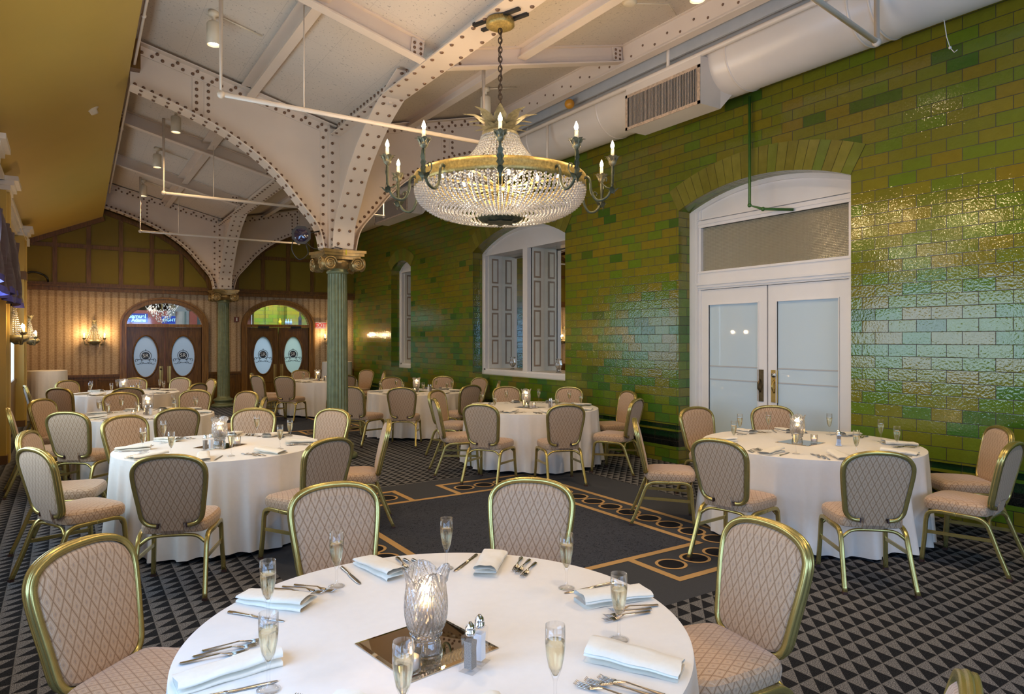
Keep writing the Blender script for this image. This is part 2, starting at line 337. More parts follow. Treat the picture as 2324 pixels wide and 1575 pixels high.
# ------------------------------------------------------------------ mesh building
class MB:
    def __init__(s): s.v, s.f, s.mi, s.sm = [], [], [], []
    def add(s, vs, fs, mi=0, smooth=False):
        b = len(s.v); s.v += [tuple(v) for v in vs]
        for f in fs: s.f.append(tuple(b + i for i in f)); s.mi.append(mi); s.sm.append(smooth)
        return s
    def quad(s, a, b, c, d, mi=0): return s.add([a, b, c, d], [(0, 1, 2, 3)], mi)
    def box(s, x0, x1, y0, y1, z0, z1, mi=0):
        if x0 > x1: x0, x1 = x1, x0
        if y0 > y1: y0, y1 = y1, y0
        if z0 > z1: z0, z1 = z1, z0
        return s.add([(x0, y0, z0), (x1, y0, z0), (x1, y1, z0), (x0, y1, z0), (x0, y0, z1), (x1, y0, z1), (x1, y1, z1), (x0, y1, z1)],
                     [(0, 3, 2, 1), (4, 5, 6, 7), (0, 1, 5, 4), (1, 2, 6, 5), (2, 3, 7, 6), (3, 0, 4, 7)], mi)
    def beam(s, a, b, w, h, up=(0, 0, 1), mi=0):
        """rectangular bar between two points: w across, h along up"""
        a, b = Vector(a), Vector(b); t = (b - a).normalized(); sd = t.cross(Vector(up)).normalized(); u = sd.cross(t)
        vs = [p + sd * (w / 2 * i) + u * (h / 2 * j) for p in (a, b) for i, j in ((-1, -1), (1, -1), (1, 1), (-1, 1))]
        return s.add(vs, [(3, 2, 1, 0), (4, 5, 6, 7), (0, 1, 5, 4), (1, 2, 6, 5), (2, 3, 7, 6), (3, 0, 4, 7)], mi)
    def tube(s, pts, r, n=8, mi=0, closed=False, smooth=True, sec=None, up=(0, 0, 1)):
        """round tube along pts; r number or list; sec = custom section [(side, up)] with fixed frame"""
        P = [Vector(p) for p in pts]; k = len(P); rs = r if isinstance(r, (list, tuple)) else [r] * k
        T = []
        for i in range(k):
            a = P[i - 1] if (i > 0 or closed) else P[i]; b = P[(i + 1) % k] if (i < k - 1 or closed) else P[i]
            T.append((b - a).normalized())
        U = Vector(up)
        if abs(T[0].dot(U)) > .95 and sec is None: U = Vector((1, 0, 0)) if abs(T[0].x) < .9 else Vector((0, 1, 0))
        sd = T[0].cross(U).normalized(); vs = []
        sc = sec or [(cos(2 * pi * j / n), sin(2 * pi * j / n)) for j in range(n)]; n = len(sc)
        for i in range(k):
            if sec is not None: sd = T[i].cross(Vector(up)); sd = sd.normalized() if sd.length > 1e-6 else Vector((1, 0, 0))
            else: sd = (sd - T[i] * sd.dot(T[i])).normalized()
            u = sd.cross(T[i])
            for a, b in sc: vs.append(P[i] + sd * (a * rs[i]) + u * (b * rs[i]))
        fs = []
        for i in range(k if closed else k - 1):
            i2 = (i + 1) % k
            for j in range(n):
                j2 = (j + 1) % n; fs.append((i * n + j, i * n + j2, i2 * n + j2, i2 * n + j))
        b0 = len(s.f); s.add(vs, fs, mi, smooth)
        if not closed: 
            base = len(s.v) - len(vs)
            s.f.append(tuple(base + j for j in range(n))[::-1]); s.mi.append(mi); s.sm.append(False)
            s.f.append(tuple(base + (k - 1) * n + j for j in range(n))); s.mi.append(mi); s.sm.append(False)
        return s
    def lathe(s, prof, n=24, c=(0, 0, 0), mi=0, smooth=True, axis='z', wob=None):
        vs, fs = [], []
        for i, (r, z) in enumerate(prof):
            for j in range(n):
                a = 2 * pi * j / n; rr = r if wob is None else r * wob(a, z)
                p = (rr * cos(a), rr * sin(a), z)
                if axis == 'x': p = (p[2], p[0], p[1])
                if axis == 'y': p = (p[0], p[2], p[1])
                vs.append((c[0] + p[0], c[1] + p[1], c[2] + p[2]))
        for i in range(len(prof) - 1):
            for j in range(n):
                j2 = (j + 1) % n; fs.append((i * n + j, i * n + j2, (i + 1) * n + j2, (i + 1) * n + j))
        return s.add(vs, fs, mi, smooth)
    def ball(s, c, r, n=8, m=5, mi=0, sq=(1, 1, 1)):
        vs = [(c[0], c[1], c[2] - r * sq[2])]; fs = []
        for i in range(1, m):
            t = pi * i / m
            for j in range(n):
                a = 2 * pi * j / n; vs.append((c[0] + r * sq[0] * sin(t) * cos(a), c[1] + r * sq[1] * sin(t) * sin(a), c[2] - r * sq[2] * cos(t)))
        vs.append((c[0], c[1], c[2] + r * sq[2])); L = len(vs) - 1
        for j in range(n):
            j2 = (j + 1) % n; fs.append((0, 1 + j2, 1 + j)); fs.append((L, L - n + j, L - n + j2))
            for i in range(m - 2): fs.append((1 + i * n + j, 1 + i * n + j2, 1 + (i + 1) * n + j2, 1 + (i + 1) * n + j))
        return s.add(vs, fs, mi, True)
    def prism(s, poly, a, b, ax='y', mi=0, mi_side=None):
        """extrude a 2D polygon along an axis from a to b; poly in the other two axes in xyz order"""
        def p3(p, t):
            return {'x': (t, p[0], p[1]), 'y': (p[0], t, p[1]), 'z': (p[0], p[1], t)}[ax]
        n = len(poly); vs = [p3(p, a) for p in poly] + [p3(p, b) for p in poly]
        s.add(vs, [tuple(range(n)), tuple(range(2 * n - 1, n - 1, -1))], mi)
        base = len(s.v) - 2 * n
        for i in range(n):
            j = (i + 1) % n; s.f.append((base + i, base + n + i, base + n + j, base + j)); s.mi.append(mi if mi_side is None else mi_side); s.sm.append(False)
        return s
    def strip(s, lo, hi, mi=0, smooth=False):
        """quads between two polylines of equal length"""
        n = len(lo); return s.add(list(lo) + list(hi), [(i, i + 1, n + i + 1, n + i) for i in range(n - 1)], mi, smooth)
    def xf(s, mat): s.v = [tuple(mat @ Vector(v)) for v in s.v]; return s
    def build(s, name, mats, parent=None, loc=None, fix=True):
        me = bpy.data.meshes.new(name); me.from_pydata(s.v, [], s.f)
        for m in (mats if isinstance(mats, (list, tuple)) else [mats]): me.materials.append(m)
        me.polygons.foreach_set('material_index', s.mi); me.polygons.foreach_set('use_smooth', s.sm); me.update()
        if fix:
            import bmesh
            bm = bmesh.new(); bm.from_mesh(me); bmesh.ops.recalc_face_normals(bm, faces=bm.faces); bm.to_mesh(me); bm.free()
        o = bpy.data.objects.new(name, me); COL.objects.link(o)
        if parent is not None: o.parent = parent
        if loc: o.location = loc
        return o

def tag(o, label, cat, group=None, kind=None):
    o['label'] = label; o['category'] = cat
    if group: o['group'] = group
    if kind: o['kind'] = kind
    return o
def thing(name, loc=(0, 0, 0), rz=0., label=None, cat=None, group=None, kind=None):
    o = bpy.data.objects.new(name, None); COL.objects.link(o); o.location = loc; o.rotation_euler = (0, 0, rz); o.empty_display_size = .1
    if label: tag(o, label, cat, group, kind)
    return o
KIDS = {}
def copy_tree(o, parent=None):
    c = o.copy(); COL.objects.link(c); c.parent = parent
    for ch in [k for k in o.children]: copy_tree(ch, c)
    return c
def smoothstep(a, b, x):
    t = max(0, min(1, (x - a) / (b - a))); return t * t * (3 - 2 * t)
def catmull(P, k=6, closed=False):
    P = [Vector(p) for p in P]; n = len(P); out = []
    for i in range(n if closed else n - 1):
        p0 = P[i - 1] if (i > 0 or closed) else P[i]; p1 = P[i]; p2 = P[(i + 1) % n]; p3 = P[(i + 2) % n] if (i + 2 < n or closed) else p2
        for j in range(k):
            t = j / k; out.append(.5 * ((2 * p1) + (p2 - p0) * t + (2 * p0 - 5 * p1 + 4 * p2 - p3) * t * t + (3 * p1 - p0 - 3 * p2 + p3) * t ** 3))
    if not closed: out.append(P[-1])
    return out
def lamp(name, kind, loc, energy, col, size=.05, rot=(0, 0, 0), parent=None, spot=None, blend=.6):
    l = bpy.data.lights.new(name, kind); l.energy = energy; l.color = col
    if kind in ('POINT', 'SPOT'): l.shadow_soft_size = size
    if kind == 'SPOT': l.spot_size = RAD(spot or 110); l.spot_blend = blend
    o = bpy.data.objects.new(name, l); COL.objects.link(o); o.location = loc; o.rotation_euler = rot
    if parent is not None: o.parent = parent
    return o
WARM = (1, .66, .33)

# ================================================================== the setting
XW, XL, YB, YF = 6.95, -.82, 18.9, -3.4       # green wall, curtain wall, door wall, wall behind the viewer
XR = 7.22                                     # face of joinery inside the tiled recesses
def deck(x): return 4.73 + .25 * abs(x - 3.25)
def edge_x(y): return .545 + .0105 * y
def edge_z(y): return 5.2 - .031 * y

# ---- floor with its woven border pattern
f = MB(); f.box(XL - .3, 7.6, YF - .2, YB + .3, -.12, 0, 0)
def rect(x0, x1, y0, y1, z, mi): f.quad((x0, y0, z), (x1, y0, z), (x1, y1, z), (x0, y1, z), mi)
def disc(x, y, r0, r1, z, mi, n=28):
    o = [(x + r1 * cos(2 * pi * i / n), y + r1 * sin(2 * pi * i / n), z) for i in range(n)]
    if r0 == 0: f.add(o, [tuple(range(n))], mi)
    else:
        q = [(x + r0 * cos(2 * pi * i / n), y + r0 * sin(2 * pi * i / n), z) for i in range(n)]
        f.add(o + q, [(i, (i + 1) % n, n + (i + 1) % n, n + i) for i in range(n)], mi)
def gline(x0, y0, x1, y1, w=.062, z=.003):
    z += .0006 * (y0 == y1)
    rect(min(x0, x1) - w / 2, max(x0, x1) + w / 2, min(y0, y1) - w / 2, max(y0, y1) + w / 2, z, 3)
for cx, cy in ((3.32, 5.17), (3.32, 13.95)):
    rect(cx - 2.05, cx + 2.2, cy - 2.12, cy + 2.12, .001, 1)
    rect(cx - 1.06, cx + 1.06, cy - 1.32, cy + 1.32, .002, 2)
    for sx in (-1, 1):
        gline(cx + sx * 1.06, cy - 1.32, cx + sx * 1.06, cy + 1.32)
        gline(cx + sx * 1.5, cy - 1.84, cx + sx * 1.5, cy + 1.84)
        for k in range(-6, 7): 
            disc(cx + sx * 1.27, cy + k * .266, 0, .098, .004, 4); disc(cx + sx * 1.27, cy + k * .266, .098, .122, .0045, 3)
            if k < 6: rect(cx + sx * 1.27 - .02, cx + sx * 1.27 + .02, cy + k * .266 + .117, cy + k * .266 + .149, .005, 3)
        for sy in (-1, 1):
            gline(cx + sx * .0312, cy + sy * 1.32, cx + sx * 1.06, cy + sy * 1.32)
            gline(cx + sx * .28, cy + sy * 1.84, cx + sx * 1.5, cy + sy * 1.84)
            gline(cx + sx * .28, cy + sy * 1.32, cx + sx * .28, cy + sy * 1.84)
            for k in range(4):
                disc(cx + sx * (.47 + .26 * k), cy + sy * 1.58, 0, .096, .004, 4); disc(cx + sx * (.47 + .26 * k), cy + sy * 1.58, .096, .12, .0045, 3)
o = f.build('floor', [M['carpet'], M['carpet_slate'], M['carpet_blue'], M['carpet_gold'], M['carpet_black']], fix=False)
tag(o, 'dark carpet of grey triangles with gold bordered panels of circles', 'floor', kind='structure')

# ---- wall with arched openings: builds in (t, z) along an axis
def arch_pts(t0, t1, zs, rise, n=20, ell=False):
    c, h = (t0 + t1) / 2, (t1 - t0) / 2; out = []
    if ell:
        return [(c - h * cos(pi * i / n), zs + rise * sin(pi * i / n)) for i in range(n + 1)]
    R = (h * h + rise * rise) / (2 * rise); a = math.asin(h / R)
    return [(c + R * sin(-a + 2 * a * i / n), zs + rise - R + R * cos(-a + 2 * a * i / n)) for i in range(n + 1)]
def arched_wall(mb, P, t0, t1, z0, ztop, ops, P2=None, mi=0, ell=False):
    """P(t,z)->3D on the front face; P2 the back of the reveals; ztop(t)"""
    cur = t0
    for (a, b, sill, spring, rise) in sorted(ops):
        mb.add([P(cur, z0), P(a, z0), P(a, ztop(a)), P(cur, ztop(cur))], [(0, 1, 2, 3)], mi)
        if sill > z0: mb.add([P(a, z0), P(b, z0), P(b, sill), P(a, sill)], [(0, 1, 2, 3)], mi)
        ap = arch_pts(a, b, spring, rise, 24, ell)
        mb.strip([P(t, z) for t, z in ap], [P(t, ztop(t)) for t, z in ap], mi)
        if P2:
            mb.add([P(a, sill), P2(a, sill), P2(a, spring), P(a, spring)], [(0, 1, 2, 3)], mi)
            mb.add([P(b, sill), P2(b, sill), P2(b, spring), P(b, spring)], [(0, 1, 2, 3)], mi)
            mb.strip([P(t, z) for t, z in ap], [P2(t, z) for t, z in ap], mi)
            if sill > z0: mb.add([P(a, sill), P(b, sill), P2(b, sill), P2(a, sill)], [(0, 1, 2, 3)], mi)
        cur = b
    mb.add([P(cur, z0), P(t1, z0), P(t1, ztop(t1)), P(cur, ztop(cur))], [(0, 1, 2, 3)], mi)
OPS_R = [(4.03, 6.45, 0, 3.43, .24), (8.95, 12.02, 1.0, 3.47, .36), (15.0, 16.17, .995, 3.46, .2)]
m = MB()
arched_wall(m, lambda t, z: (XW, t, z), YF - .1, YB + .1, 0, lambda t: 5.75, OPS_R, lambda t, z: (XW + .32, t, z))
m.box(XW + .75, XW + .8, YF, YB + .1, 0, 5.75)
wr = m.build('wall_right', M['tile'], fix=False); tag(wr, 'wall of glossy green and olive glazed bricks with arched recesses', 'wall', kind='structure')
for (a, b, sill, spring, rise) in OPS_R:
    n = 21 if b - a > 2 else 7; hgt = .33 if b - a > 1.5 else .30
    c, h = (a + b) / 2, (b - a) / 2; R = (h * h + rise * rise) / (2 * rise); al = math.asin(h / R); zc = spring + rise - R
    m = MB(); k = 0
    def pt(r, t, x): return (x, c + r * sin(t), zc + r * cos(t))
    N_ = 40; ext = hgt * .20 / R
    m.strip([pt(R, -al + 2 * al * i / N_, XW - .002) for i in range(N_ + 1)], [pt(R + hgt, (-al + 2 * al * i / N_) * (1 + .03), XW - .002) for i in range(N_ + 1)], 4)
    for i in range(n):
        t0 = -al + 2 * al * i / n; t1 = -al + 2 * al * (i + 1) / n; g = .0022 / R
        vs = [pt(R, t0 + g, XW - .006), pt(R, t1 - g, XW - .006), pt(R + hgt, t1 * 1.03 - g, XW - .006), pt(R + hgt, t0 * 1.03 + g, XW - .006)]
        m.add(vs, [(0, 1, 2, 3)], random.choice((0, 0, 1, 2, 2, 3)))
    m.build('arch_voussoirs', [M['vous%d' % i] for i in range(4)] + [M['grout']], wr)
m = MB()
for z, d, hh in ((.447, .022, .014), (.532, .016, .010)):
    for y0, y1 in ((YF, 4.03), (6.45, YB)): m.box(XW - d, XW + .01, y0, y1, z - hh, z + hh)
    m.box(XW - d, XW + .26, 6.45 - d, 6.46, z - hh, z + hh); m.box(XW - d, XW + .26, 4.02, 4.03 + d, z - hh, z + hh)
m.build('ledge', M['tile_bar'], wr)
m = MB()
for (a, b, sill, *_r) in OPS_R[1:]: m.box(XW - .012, XW + .05, a, b, sill - .012, sill + .006)
m.build('sill_edge', M['tile_bar'], wr)

# ---- left wall: curtain wall with pilasters, cornice and daylit windows
WIN_L = [(-2.6, -.4), (.2, 2.4), (4.7, 8.7), (12.6, 15.9)]
m = MB(); cur = YF - .1; WZ0, WZ1 = .78, 2.72
for a, b in WIN_L:
    m.quad((XL, cur, 0), (XL, a, 0), (XL, a, 4.05), (XL, cur, 4.05)); m.quad((XL, a, 0), (XL, b, 0), (XL, b, WZ0), (XL, a, WZ0)); m.quad((XL, a, WZ1), (XL, b, WZ1), (XL, b, 4.05), (XL, a, 4.05))
    for y in (a, b): m.quad((XL, y, WZ0), (XL - .14, y, WZ0), (XL - .14, y, WZ1), (XL, y, WZ1))
    for z in (WZ0, WZ1): m.quad((XL, a, z), (XL - .14, a, z), (XL - .14, b, z), (XL, b, z))
    cur = b
m.quad((XL, cur, 0), (XL, YB + .1, 0), (XL, YB + .1, 4.05), (XL, cur, 4.05))
wl = m.build('wall_left', M['yellow'], fix=False); tag(wl, 'mustard yellow wall with pilasters and tall daylit windows', 'wall', kind='structure')
for i, (a, b) in enumerate(WIN_L):
    fr = MB(); k = max(2, int(round((b - a) / 1.1)))
    for j in range(k + 1):
        y = a + (b - a) * j / k; fr.box(XL - .12, XL + .01, y - .035, y + .035, WZ0, WZ1)
    for z in (WZ0, 1.75, WZ1): fr.box(XL - .118, XL + .008, a, b, z - .035, z + .035)
    wo = fr.build('window_%d' % (i + 3), M['white']); tag(wo, 'white framed window with bright daylit panes in the curtain wall', 'window', kind='structure')
    MB().quad((XL - .10, a, WZ0), (XL - .10, b, WZ0), (XL - .10, b, WZ1), (XL - .10, a, WZ1)).build('pane', M[('day_near', 'day_near', 'day', 'day_far')[i]], wo)
for y in (2.9, 7.3 + 2.1, 11.7, 16.5):
    m = MB(); m.box(XL, -.67, y - .27, y + .27, 0, 3.72, 0); m.box(XL, -.64, y - .15, y + .15, .0, 3.72, 0)
    m.box(XL, -.655, y - .28, y + .28, 0, .12, 1); m.box(XL, -.635, y - .275, y + .275, 2.86, 3.02, 1)
    po = m.build('pilaster', [M['yellow'], M['brownpaint']], wl)
m = MB()
for z, d in ((3.74, .05), (3.80, .09), (3.86, .14)):
    m.box(XL, XL + d, YF, YB, z - .03, z + .03)
    for y in (2.9, 9.4, 11.7, 16.5): m.box(XL, -.67 + d, y - .27 - d * .8, y + .27 + d * .8, z - .03, z + .03)
m.build('cornice', M['white'], wl)
m = MB(); m.box(XL, XL + .03, YF, YB, .86, .94); m.box(XL, XL + .012, YF, YB, 0, .86)
o = m.build('trim_1', M['wood']); tag(o, 'dark wood dado rail and panel along the curtain wall', 'trim', kind='structure')

# ---- wall behind the viewer, with a window added there as cool fill light
m = MB(); 
for q in ((XL, YF, .9, YF, 0, 5.9), (3.9, YF, XW, YF, 0, 5.9)): m.quad((q[0], YF, 0), (q[2], YF, 0), (q[2], YF, 5.9), (q[0], YF, 5.9))
m.quad((.9, YF, 0), (3.9, YF, 0), (3.9, YF, .8), (.9, YF, .8)); m.quad((.9, YF, 2.9), (3.9, YF, 2.9), (3.9, YF, 5.9), (.9, YF, 5.9))
o = m.build('wall_front', M['yellow'], fix=False); tag(o, 'mustard yellow wall behind the viewer with an added fill window', 'wall', kind='structure')
m = MB()
for x in (.9, 1.9, 2.9, 3.9): m.box(x - .04, x + .04, YF - .06, YF + .02, .8, 2.9)
for z in (.8, 2.9): m.box(.9, 3.9, YF - .06, YF + .02, z - .04, z + .04)
o = m.build('window_7', M['white']); tag(o, 'unseen white framed window added as fill light behind the viewer', 'window', kind='structure')
MB().quad((.9, YF - .04, .8), (3.9, YF - .04, .8), (3.9, YF - .04, 2.9), (.9, YF - .04, 2.9)).build('pane', M['day_near'], o)

# ---- yellow sloping ceiling on the curtain side
ys = [YF - .1, 2, 5, 8, 11, 14, 17, YB + .05]
m = MB(); m.strip([(-.86, y, 3.90) for y in ys], [(edge_x(y), y, edge_z(y)) for y in ys], 0, True)
m.strip([(edge_x(y), y, edge_z(y)) for y in ys], [(edge_x(y) - .02, y, deck(edge_x(y)) + .2) for y in ys], 1)
o = m.build('ceiling_slope', [M['yellow'], M['wood']], fix=False); tag(o, 'sloping mustard yellow plaster ceiling above the curtain wall', 'ceiling', kind='structure')

# ---- butterfly roof deck
m = MB()
m.quad((.3, YF - .1, deck(.3)), (3.25, YF - .1, deck(3.25)), (3.25, YB + .1, deck(3.25)), (.3, YB + .1, deck(.3)))
m.quad((3.25, YF - .1, deck(3.25)), (7.6, YF - .1, deck(7.6)), (7.6, YB + .1, deck(7.6)), (3.25, YB + .1, deck(3.25)))
o = m.build('ceiling', M['ceil'], fix=False); tag(o, 'speckled cream ceiling boards sloping down to the column line', 'ceiling', kind='structure')
m = MB(); m.box(6.02, 6.05, YF, YB, 5.02, 5.52)
o = m.build('trim_2', M['pipe_grey']); tag(o, 'grey sheet metal strip above the round duct', 'trim', kind='structure')

# ---- door wall
DA = (1.24, 2.92, 2.04, 2.60); DB = (4.02, 5.66, 2.06, 2.64)      # clear opening x0, x1, spring, apex
def ztopb(t): return 5.6
m = MB()
arched_wall(m, lambda t, z: (t, YB, z), XL - .1, XW + .1, 0, ztopb, [(DA[0], DA[1], 0, DA[2], DA[3] - DA[2]), (DB[0], DB[1], 0, DB[2], DB[3] - DB[2])], lambda t, z: (t, YB + .14, z), 0, True)
o = m.build('wall_back', M['wallpaper'], fix=False); tag(o, 'far wall with beige striped wallpaper and two arched doorways', 'wall', kind='structure')
# wainscot
m = MB()
for a, b in ((XL, 1.10), (3.06, 3.88), (5.80, XW)):
    m.box(a, b, YB - .03, YB, 0, .82); m.box(a, b, YB - .055, YB, .80, .86); m.box(a, b, YB - .045, YB, 0, .14)
    x = a + .06
    while x < b - .25:
        w = min(.62, b - x - .06); m.box(x, x + .018, YB - .042, YB, .2, .74); m.box(x + w - .018, x + w, YB - .042, YB, .2, .74)
        m.box(x, x + w, YB - .042, YB, .2, .218); m.box(x, x + w, YB - .042, YB, .722, .74); x += w + .08
o = m.build('baseboard_back', M['wood']); tag(o, 'dark wood wainscot below the striped wallpaper', 'wainscot', kind='structure')
# timber screen of olive panels above
m = MB(); m.box(XL, XW, YB - .035, YB - .01, 2.94, 5.4, 0)
sc = m.build('trim_3', M['olive']); tag(sc, 'dark timber grid of olive panels above the striped wallpaper', 'panelling', kind='structure')
m = MB()
m.box(XL, XW, YB - .13, YB - .02, 2.83, 2.955); m.box(XL, XW, YB - .16, YB - .02, 2.925, 2.96); m.box(XL, XW, YB - .10, YB - .02, 2.955, 3.02)
for k in range(-1, 12):
    x = .457 + .66 * k
    if XL < x < XW: m.box(x - .045, x + .045, YB - .075, YB - .02, 2.95, 5.4)
m.box(XL, XW, YB - .068, YB - .02, 3.835, 3.925)
m.build('mullion_grid', M['wood'], sc)
m = MB()   # raking timber under the yellow slope and the border following the steel arches
m.beam((-.86, YB - .06, 3.86), (edge_x(YB) + .02, YB - .06, edge_z(YB) - .03), .09, .14, (0, 0, 1))
ARCH = [(.0, 2.93), (.22, 2.97), (.30, 3.27), (.53, 3.56), (.80, 3.88), (1.12, 4.15), (1.50, 4.38), (1.87, 4.54), (2.29, 4.685), (2.59, 4.775)]
for s in (-1, 1):
    pts = [(3.34 + s * a, YB - .07, z - .05) for a, z in ARCH[1:]]
    m.tube(pts, 1, sec=[(-.05, -.07), (.05, -.07), (.05, .07), (-.05, .07)], up=(0, 1, 0), smooth=False)
m.build('arch_border', M['wood'], sc)

# ---- steelwork
def arch_curve(scale=1.0):
    return catmull([(a, 0, z) for a, z in ARCH[1:]], 5)
def rivets(name, pts, parent, r=.0225, mat='rivet'):
    m = MB()
    for p, nrm in pts:
        n = Vector(nrm).normalized(); a = n.orthogonal().normalized(); b = n.cross(a)
        vs = []; 
        for k, (rr, hh) in enumerate(((1, 0), (.82, .5), (.42, .72))):
            for j in range(7): t = 2 * pi * j / 7; vs.append(Vector(p) + (a * cos(t) + b * sin(t)) * r * rr + n * r * hh)
        vs.append(Vector(p) + n * r * .8)
        fs = [(k * 7 + j, k * 7 + (j + 1) % 7, (k + 1) * 7 + (j + 1) % 7, (k + 1) * 7 + j) for k in range(2) for j in range(7)] + [(14 + j, 14 + (j + 1) % 7, 21) for j in range(7)]
        m.add(vs, fs, 0, True)
    o = m.build(name, M[mat], parent); o['kind'] = 'stuff'; return o
def along(pts, step, off=0.):
    """points with tangents every step along a polyline"""
    out = []; d = off; acc = 0.
    for i in range(len(pts) - 1):
        a, b = Vector(pts[i]), Vector(pts[i + 1]); L = (b - a).length
        while d <= acc + L + 1e-9:
            out.append((a + (b - a) * ((d - acc) / L), (b - a).normalized())); d += step
        acc += L
    return out
def bracket(name, col, s, label, axis='x', reach=2.6, top=None, fw=.26):
    """arched plate bracket springing from a column; s = direction along axis"""
    root = thing(name, (col[0], col[1], 0), 0 if axis == 'x' else -pi / 2, label, 'bracket')
    C = [Vector((s * p.x, 0, p.z)) for p in arch_curve() if p.x <= reach]
    tz = top or (lambda d: 4.675 + .248 * d)
    m = MB(); T = [Vector((p.x, 0, tz(abs(p.x)))) for p in C]
    C0 = [Vector((s * .02, 0, 2.95))] + C; T0 = [Vector((s * .02, 0, tz(.02)))] + T
    for y in (-.006, .006): m.strip([p + Vector((0, y, 0)) for p in C0], [p + Vector((0, y, 0)) for p in T0])
    m.build('web_plate', M['steel_paint'], root)
    m = MB(); m.tube(C, 1, sec=[(-fw / 2, -.008), (fw / 2, -.008), (fw / 2, .008), (-fw / 2, .008)], up=(0, 1, 0) if False else (0, 0, 1), smooth=False) if False else None
    m = MB()
    lo = []; hi = []
    for i, p in enumerate(C):
        t = (C[min(i + 1, len(C) - 1)] - C[max(i - 1, 0)]).normalized(); nr = Vector((t.z, 0, -t.x)) * (1 if s > 0 else -1)
        if nr.z > 0: nr = -nr
        lo.append((p, nr))
    A = [p + Vector((0, -fw / 2, 0)) for p, n in lo]; B = [p + Vector((0, fw / 2, 0)) for p, n in lo]
    A2 = [p + n * .016 + Vector((0, -fw / 2, 0)) for p, n in lo]; B2 = [p + n * .016 + Vector((0, fw / 2, 0)) for p, n in lo]
    m.strip(A, B, 0, True); m.strip(A2, B2, 0, True); m.strip(A, A2); m.strip(B, B2)
    for y in (-.09, .09):   # angle irons joining web and flange
        sy = 1 if y > 0 else -1
        U = [p - n * .085 + Vector((0, sy * .012, 0)) for p, n in lo]; V = [p + Vector((0, sy * .012, 0)) for p, n in lo]
        m.strip(U, V, 0, True)
    m.build('arch_flange', M['steel_paint'], root)
    m = MB(); x1 = s * abs(C[-1].x)
    for sy in (-1, 1):
        a = Vector((s * .05, sy * .02, tz(.05) - .05)); b = Vector((x1, sy * .02, tz(abs(x1)) - .05))
        m.beam(a, b, .014, .12); m.beam(a + Vector((0, sy * .05, .06)), b + Vector((0, sy * .05, .06)), .11, .014)
    xs = 1.78
    if reach > 2.2:
        for dx in (-.07, .07):
            zb = [p.z for p in C if abs(p.x) >= xs][0]
            m.box(s * (xs + dx) - .05, s * (xs + dx) + .05, -.018, .018, zb, tz(xs + dx) - .05)
    m.build('top_chord', M['steel_paint'], root)
    R = []
    for p, t in along([q for q in C], .098, .05):
        n = Vector((t.z, 0, -t.x)); n = -n if n.z > 0 else n
        for sy in (-1, 1): R.append((p - n * .048 + Vector((0, sy * .015, 0)), (0, sy, 0)))
    for y in (-.075, .075):
        for p, t in along([q for q in C], .155 if axis == 'x' else .19, .06):
            n = Vector((t.z, 0, -t.x)); n = -n if n.z > 0 else n
            R.append((p + n * .017 + Vector((0, y, 0)), n))
    top_line = [Vector((s * .12, 0, tz(.12) - .05)), Vector((x1, 0, tz(abs(x1)) - .05))]
    for p, t in along(top_line, .118, .06): R.append((p + Vector((0, -.03, -.025)), (0, -1, 0)))
    for p, t in along(top_line, .236, .12): R.append((p + Vector((0, -.03, .03)), (0, -1, 0)))
    if reach > 2.2:
        for dx in (-.07, .07):
            z0 = [p.z for p in C if abs(p.x) >= xs][0]; z = z0 + .12
            while z < tz(xs) - .13: R.append(((s * (xs + dx), -.019, z), (0, -1, 0))); z += .085
    rivets('rivets', R, root)
    return root
COLS = [(3.25, 9.48), (3.34, 18.35)]
for ci, (cx, cy) in enumerate(COLS):
    near = ci == 0; nm = 'near' if near else 'far'
    bracket('arched_bracket', (cx, cy), -1, 'riveted cream steel arch from the %s column towards the yellow slope' % nm)
    bracket('arched_bracket', (cx, cy), 1, 'riveted cream steel arch reaching from the %s column towards the green wall' % nm)
    bracket('arched_bracket', (cx, cy), 1 , 'wide riveted steel knee curving from the %s column to the girder, towards the viewer' % nm, 'y', 2.45, lambda d: 4.80, .30)
    if near: bracket('arched_bracket', (cx, cy), -1, 'riveted cream steel knee behind the near column, curving away from the viewer', 'y', 2.45, lambda d: 4.80, .30)
    # stub column above the capital
    st = thing('steel_stanchion', (cx, cy, 0), 0, 'riveted cream steel stanchion on the capital of the %s column' % nm, 'stanchion')
    m = MB()
    for sx in (-1, 1):
        m.box(sx * .205 - .05, sx * .205 + .05, -.022, .022, 2.95, 4.66); m.box(sx * .15 - .006, sx * .15 + .006, -.10, .10, 2.95, 4.70)
    m.box(-.15, .15, -.105, -.095, 2.95, 4.66); m.box(-.15, .15, .095, .105, 2.95, 4.66)
    m.build('angle_irons', M['steel_paint'], st)
    R = []
    z = 3.05
    while z < 4.62:
        for x in (-.215, .215): R.append(((x, -.023, z), (0, -1, 0)))
        for x in (-.11, .11): R.append(((x, -.106, z + .05), (0, -1, 0)))
        z += .135
    rivets('rivets', R, st)

